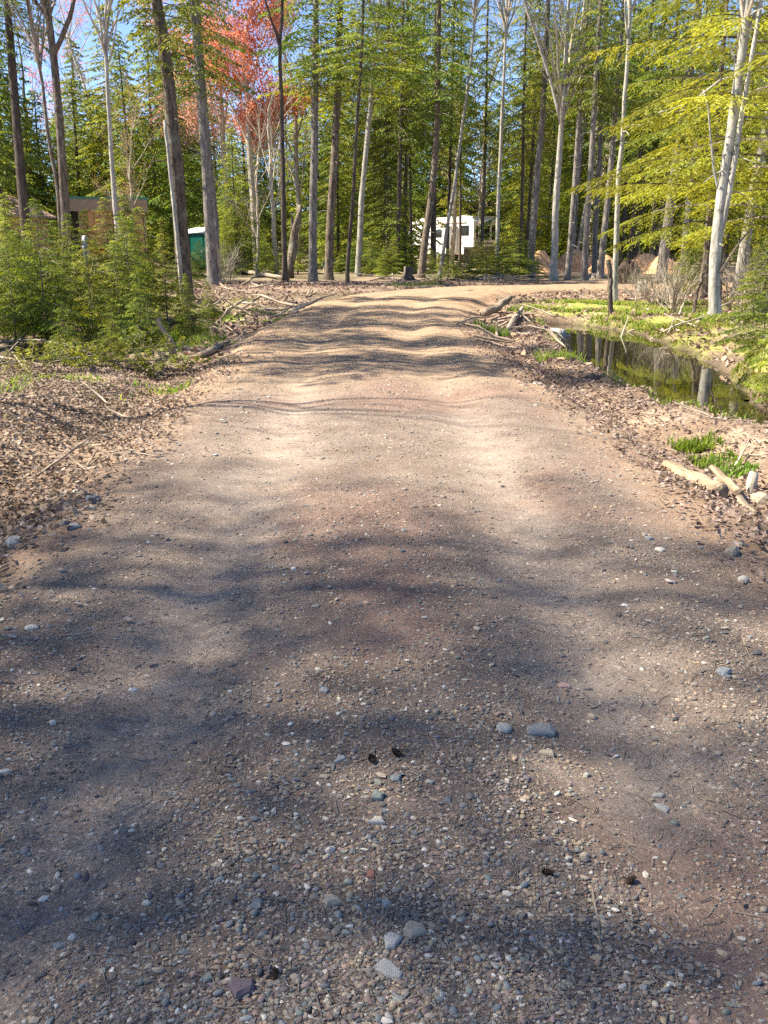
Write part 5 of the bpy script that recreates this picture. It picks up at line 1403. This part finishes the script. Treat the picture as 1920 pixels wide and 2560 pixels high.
# ------------------------------------------------------------------ grass and moss
def blades(pts, h, cols, seed, wdt=.012, lean=.5):
    g = np.random.default_rng(seed); n_ = len(pts); hh = h * g.uniform(.5, 1.3, n_); a = g.uniform(0, 6.28, n_)
    ln_ = hh * g.uniform(.1, lean * 1.4, n_); z0 = surf(pts[:, 0], pts[:, 1]) - .01
    dx, dy = np.cos(a), np.sin(a); w_ = wdt * g.uniform(.6, 1.3, n_)
    P0 = np.column_stack([pts, z0]); side = np.column_stack([-dy, dx, 0 * dx]) * w_[:, None]
    mid = P0 + np.column_stack([dx * ln_ * .35, dy * ln_ * .35, hh * .62]); tip = P0 + np.column_stack([dx * ln_, dy * ln_, hh])
    V = np.stack([P0 - side, P0 + side, mid + side * .7, tip, mid - side * .7], 1).reshape(-1, 3)
    b = np.arange(n_)[:, None] * 5
    c = np.array(cols)[g.integers(0, len(cols), n_)] * g.uniform(.75, 1.25, (n_, 1))
    return V, b + np.array((0, 1, 2, 4)), b + np.array((4, 2, 3)), np.repeat(c, 5, 0)


GR = [(.17, .26, .03), (.22, .30, .04), (.13, .21, .03), (.27, .30, .06)]


def grass_patch(name, pts, h, cols, seed, wdt=.012, lean=.5):
    V, Q, T_, c = blades(pts, h, cols, seed, wdt, lean)
    return tag(link(name, mesh(name, V, [Q, T_], False, c, [M['grass']])), kind='stuff')


gp = scatter(30000, 3.2, 10, 20.5, 29, lambda x, y: ss(.46, .60, fbm(x * .8, y * .8, 90)) * dry(x, y) * ss(2.6, 3.2, np.abs(road_d(x, y))), 11)
grass_patch('grass', gp, .10, GR + [(.36, .33, .09), (.40, .33, .14)], 12, .016, .9)
gp = scatter(42000, 4.3, 9, 9, 21.5, lambda x, y: ss(.34, .5, fbm(x * .9 + 4, y * .9, 91)) * dry(x, y), 13)
grass_patch('moss', gp, .07, [(.27, .27, .045), (.21, .26, .04), (.34, .28, .08), (.17, .20, .04), (.30, .22, .10)], 14, .014, 1.0)
gp = scatter(16000, 2.4, 4.2, 8.5, 23, lambda x, y: ss(-.9, -.55, chain(x, y, POND)) * ss(.42, .55, fbm(x * 1.1, y * 1.1, 92)) * dry(x, y), 15)
grass_patch('grass', gp, .08, GR + [(.36, .31, .12)], 16, .009, .7)
gp = scatter(14000, -4.6, -2.4, 9, 30, lambda x, y: ss(.55, .66, fbm(x * .9, y * .9, 93)) * dry(x, y), 17)
grass_patch('grass', gp, .08, GR + [(.35, .33, .08)], 18, .010, .8)
gp = scatter(3500, -9, -4.2, 12, 30, lambda x, y: ss(.45, .6, fbm(x * .9, y * .9, 94)) * dry(x, y), 19)
grass_patch('dry_grass', gp, .09, [(.38, .32, .14), (.30, .27, .10), (.22, .26, .06)], 20, .010, 1.0)


def tuft(u, v, n_, h, spread, label, seed):
    x, y = gnd(u, v); g = np.random.default_rng(seed)
    pts = np.column_stack([x + np.clip(g.normal(0, spread, n_), -1.4 * spread, 1.4 * spread), y + np.clip(g.normal(0, spread, n_), -1.4 * spread, 1.4 * spread)])
    V, Q, T_, c = blades(pts, h, GR[:3], seed, .008, .6)
    z = sz(x, y)
    return tag(link('grass_tuft', mesh('grass_tuft', V - np.array((x, y, z)), [Q, T_], False, c, [M['grass']]), None, (x, y, z)), label, 'grass')


tuft(424, 838, 160, .30, .09, 'bright green grass tuft right of the bleached upright branch', 1)
tuft(480, 836, 150, .14, .16, 'low bright grass tuft left of the white rock', 2)
tuft(520, 828, 170, .14, .2, 'bright grass tuft along the ditch right of the white rock', 3)
tuft(1228, 822, 260, .2, .22, 'bright grass clump on the road edge by the slash heap', 4)
tuft(1296, 776, 160, .12, .2, 'small grass clump in the leaves beyond the slash heap', 5)
tuft(1555, 822, 340, .2, .34, 'bright green grass clump at the far rim of the pool', 6)
tuft(1740, 1075, 420, .10, .13, 'grass tuft on the near rim of the pool', 7)
tuft(1790, 1108, 320, .08, .12, 'grass tuft below the near rim, beside the short pale stump', 8)
tuft(1840, 1132, 260, .07, .10, 'low yellow green grass left of the cut post stump', 9)
tuft(1400, 880, 220, .16, .25, 'grass clump on the road side of the pool', 10)
tuft(1060, 714, 260, .14, .5, 'pale grass clump at the outer edge of the bend', 11)
tuft(1000, 716, 160, .14, .4, 'second pale grass clump at the outer edge of the bend, further left', 12)

# ------------------------------------------------------------------ fallen hemlock bough and brush on the left bank
def bough(u, v, D_, L, rz, tilt, label, seed, yel=.4):
    fol, wood = hemlock(seed, L, .15 * L, L * .42, 34, .07, .075, .026, .05, .35, base=(.085, .125, .03), yellow=yel, prof=.8, br=.012)
    simple_trunk(wood, L, .018, seed, 5)
    x = at(u, v, D_)[0]
    t = thing('fallen_bough', label, 'branch', (x, D_, sz(x, D_) + .12)); t.rotation_euler = (tilt[0], tilt[1], rz)
    t.scale = (.4, 1, 1)
    link('stem', wood.mesh('stem', M['twig']), t); link('foliage', fol, t)


bough(70, 890, 13.7, 2.0, .35, (0, R_(86)), 'fallen hemlock bough with pale undersides lying along the ditch', 801)
bough(180, 900, 13.9, 1.9, .15, (0, R_(82)), 'cut hemlock bough in the middle of the fallen foliage', 802)
bough(300, 905, 13.6, 1.3, -.1, (0, R_(88)), 'fallen hemlock bough nearest to the road', 803, .65)
bough(-20, 930, 12.6, 1.3, .5, (0, R_(80)), 'small hemlock bough at the left edge over the leaves', 804, .7)
bough(110, 850, 15.2, 1.8, .2, (0, R_(75)), 'fallen hemlock bough behind the others at the ditch', 805)
bough(1040, 716, 41, 2.2, .2, (0, R_(80)), 'hemlock bough lying in the slash beyond the bend', 806)
# tangle of thin bare brush right of the pool
for k, (u, v, D_, s, lab) in enumerate([(1650, 760, 27, .20, 'thin brown brush left of the twin maple'), (1690, 780, 24, .17, 'bare brown brush near the dark dead stem'), (1850, 780, 24, .20, 'grey brush right of the twin maple'), (1900, 760, 26, .24, 'grey brush at the right edge'), (560, 700, 42, .24, 'bare grey brush on the left bank'), (1590, 745, 31, .14, 'low brown brush by the grey stump')]):
    x = at(u, v, D_)[0]
    t = thing('bare_brush', lab, 'shrub', (x, D_, zat(x, D_) - .9 * s * 3), k); t.scale = (s * 1.2, s * 1.2, s)
    for q_, l_, r_ in ((0, (0, 0, 2.5), (0, 0, 0)), (1, (.6, .4, 2.4), (.3, .2, 2)), (2, (-.8, .3, 2.4), (-.2, -.4, 1))): tag(link('twigs', LIMBS[(k + q_) % 3][0], t, l_, r_), kind='stuff')

# ------------------------------------------------------------------ small things on the road: cones and twigs
scale_m = mat('cone', (.055, .035, .025), .8, .3, 30)
for k, (u, v, lab) in enumerate([(931, 1940, 'small dark cone above the blue slab'), (1366, 2222, 'dark pine cone left of the other on the right half'), (1574, 2222, 'dark pine cone on the right half of the road'), (688, 2490, 'dark brown pine cone right of the purple stone'), (992, 1922, 'small brown cone among the grit above the blue slab')]):
    x, y = gnd(u, v); mb = MB(); r = 26 / F * math.hypot(y, 1.6) / 2
    t = thing('pine_cone', lab, 'pine cone', (x, y, sz(x, y) + r * .6), k); t.rotation_euler = (1.3, .2, k)
    mb.tube([(0, 0, -r), (0, 0, -.3 * r), (0, 0, .6 * r), (0, 0, 1.2 * r)], (.3 * r, .5 * r, .42 * r, .1 * r), 8); mb.build('core', scale_m, t)
    mb = MB()
    for q in range(34):
        a = q * 2.4; z = -r + q / 34 * 2.1 * r; rr = r * (.95 - .55 * (q / 34)); e = np.array((math.cos(a), math.sin(a), .25)); w_ = np.array((-math.sin(a), math.cos(a), 0)) * r * .28
        c0 = np.array((0, 0, z)) + e * r * .25; mb.add([c0 - w_, c0 + w_, np.array((0, 0, z)) + e * rr + w_ * .7 + (0, 0, .05 * r), np.array((0, 0, z)) + e * rr - w_ * .7 + (0, 0, .05 * r)], [(0, 1, 2, 3)])
    tag(mb.build('scales', scale_m, t), kind='stuff')
mb = MB(); g = np.random.default_rng(66)
for k in range(1300):
    y = 1.6 * (9 / 1.6) ** g.random(); x = g.uniform(-.42, .42) * y
    a = g.uniform(0, 6.28); l = g.uniform(.02, .10); P = np.array([(x + math.cos(a + b) * l * s, y + math.sin(a + b) * l * s, 0) for s, b in ((0, 0), (.5, g.normal(0, .15)), (1, g.normal(0, .3)))])
    P[:, 2] = surf(P[:, 0], P[:, 1]) + .006; mb.tube(P, (.0016, .0014, .0007), 3, False)
tag(mb.build('fallen_twiglets', M['twig'], road), kind='stuff')
for k, (pp, lab) in enumerate([([(1478, 2250), (1492, 2330), (1498, 2400), (1542, 2450)], 'long thin forked twig lying at the lower right of the road'), ([(1365, 1450), (1395, 1452), (1412, 1454)], 'short dark twig on the sunlit right wheel track'), ([(225, 1290 + 310), (160, 1608), (140, 1622)], 'thin curved twig at the left of the road'), ([(745, 2240), (770, 2260), (772, 2290)], 'thin bent twig left of the middle of the road'), ([(690, 2000), (715, 2010), (740, 2020)], 'thin brown twig in the middle of the road'), ([(1852, 1610), (1868, 1660), (1890, 1700)], 'thin twig on the right side of the shaded road'), ([(8, 1352), (10, 1330), (14, 1315)], 'short broken twig upright before the cream slab')]):
    lie('thin_twig', lab, pp, (.0035,) * (len(pp) - 1) + (.0015,), 'deadwood', seed=60 + k, cat='twig', sides=4)
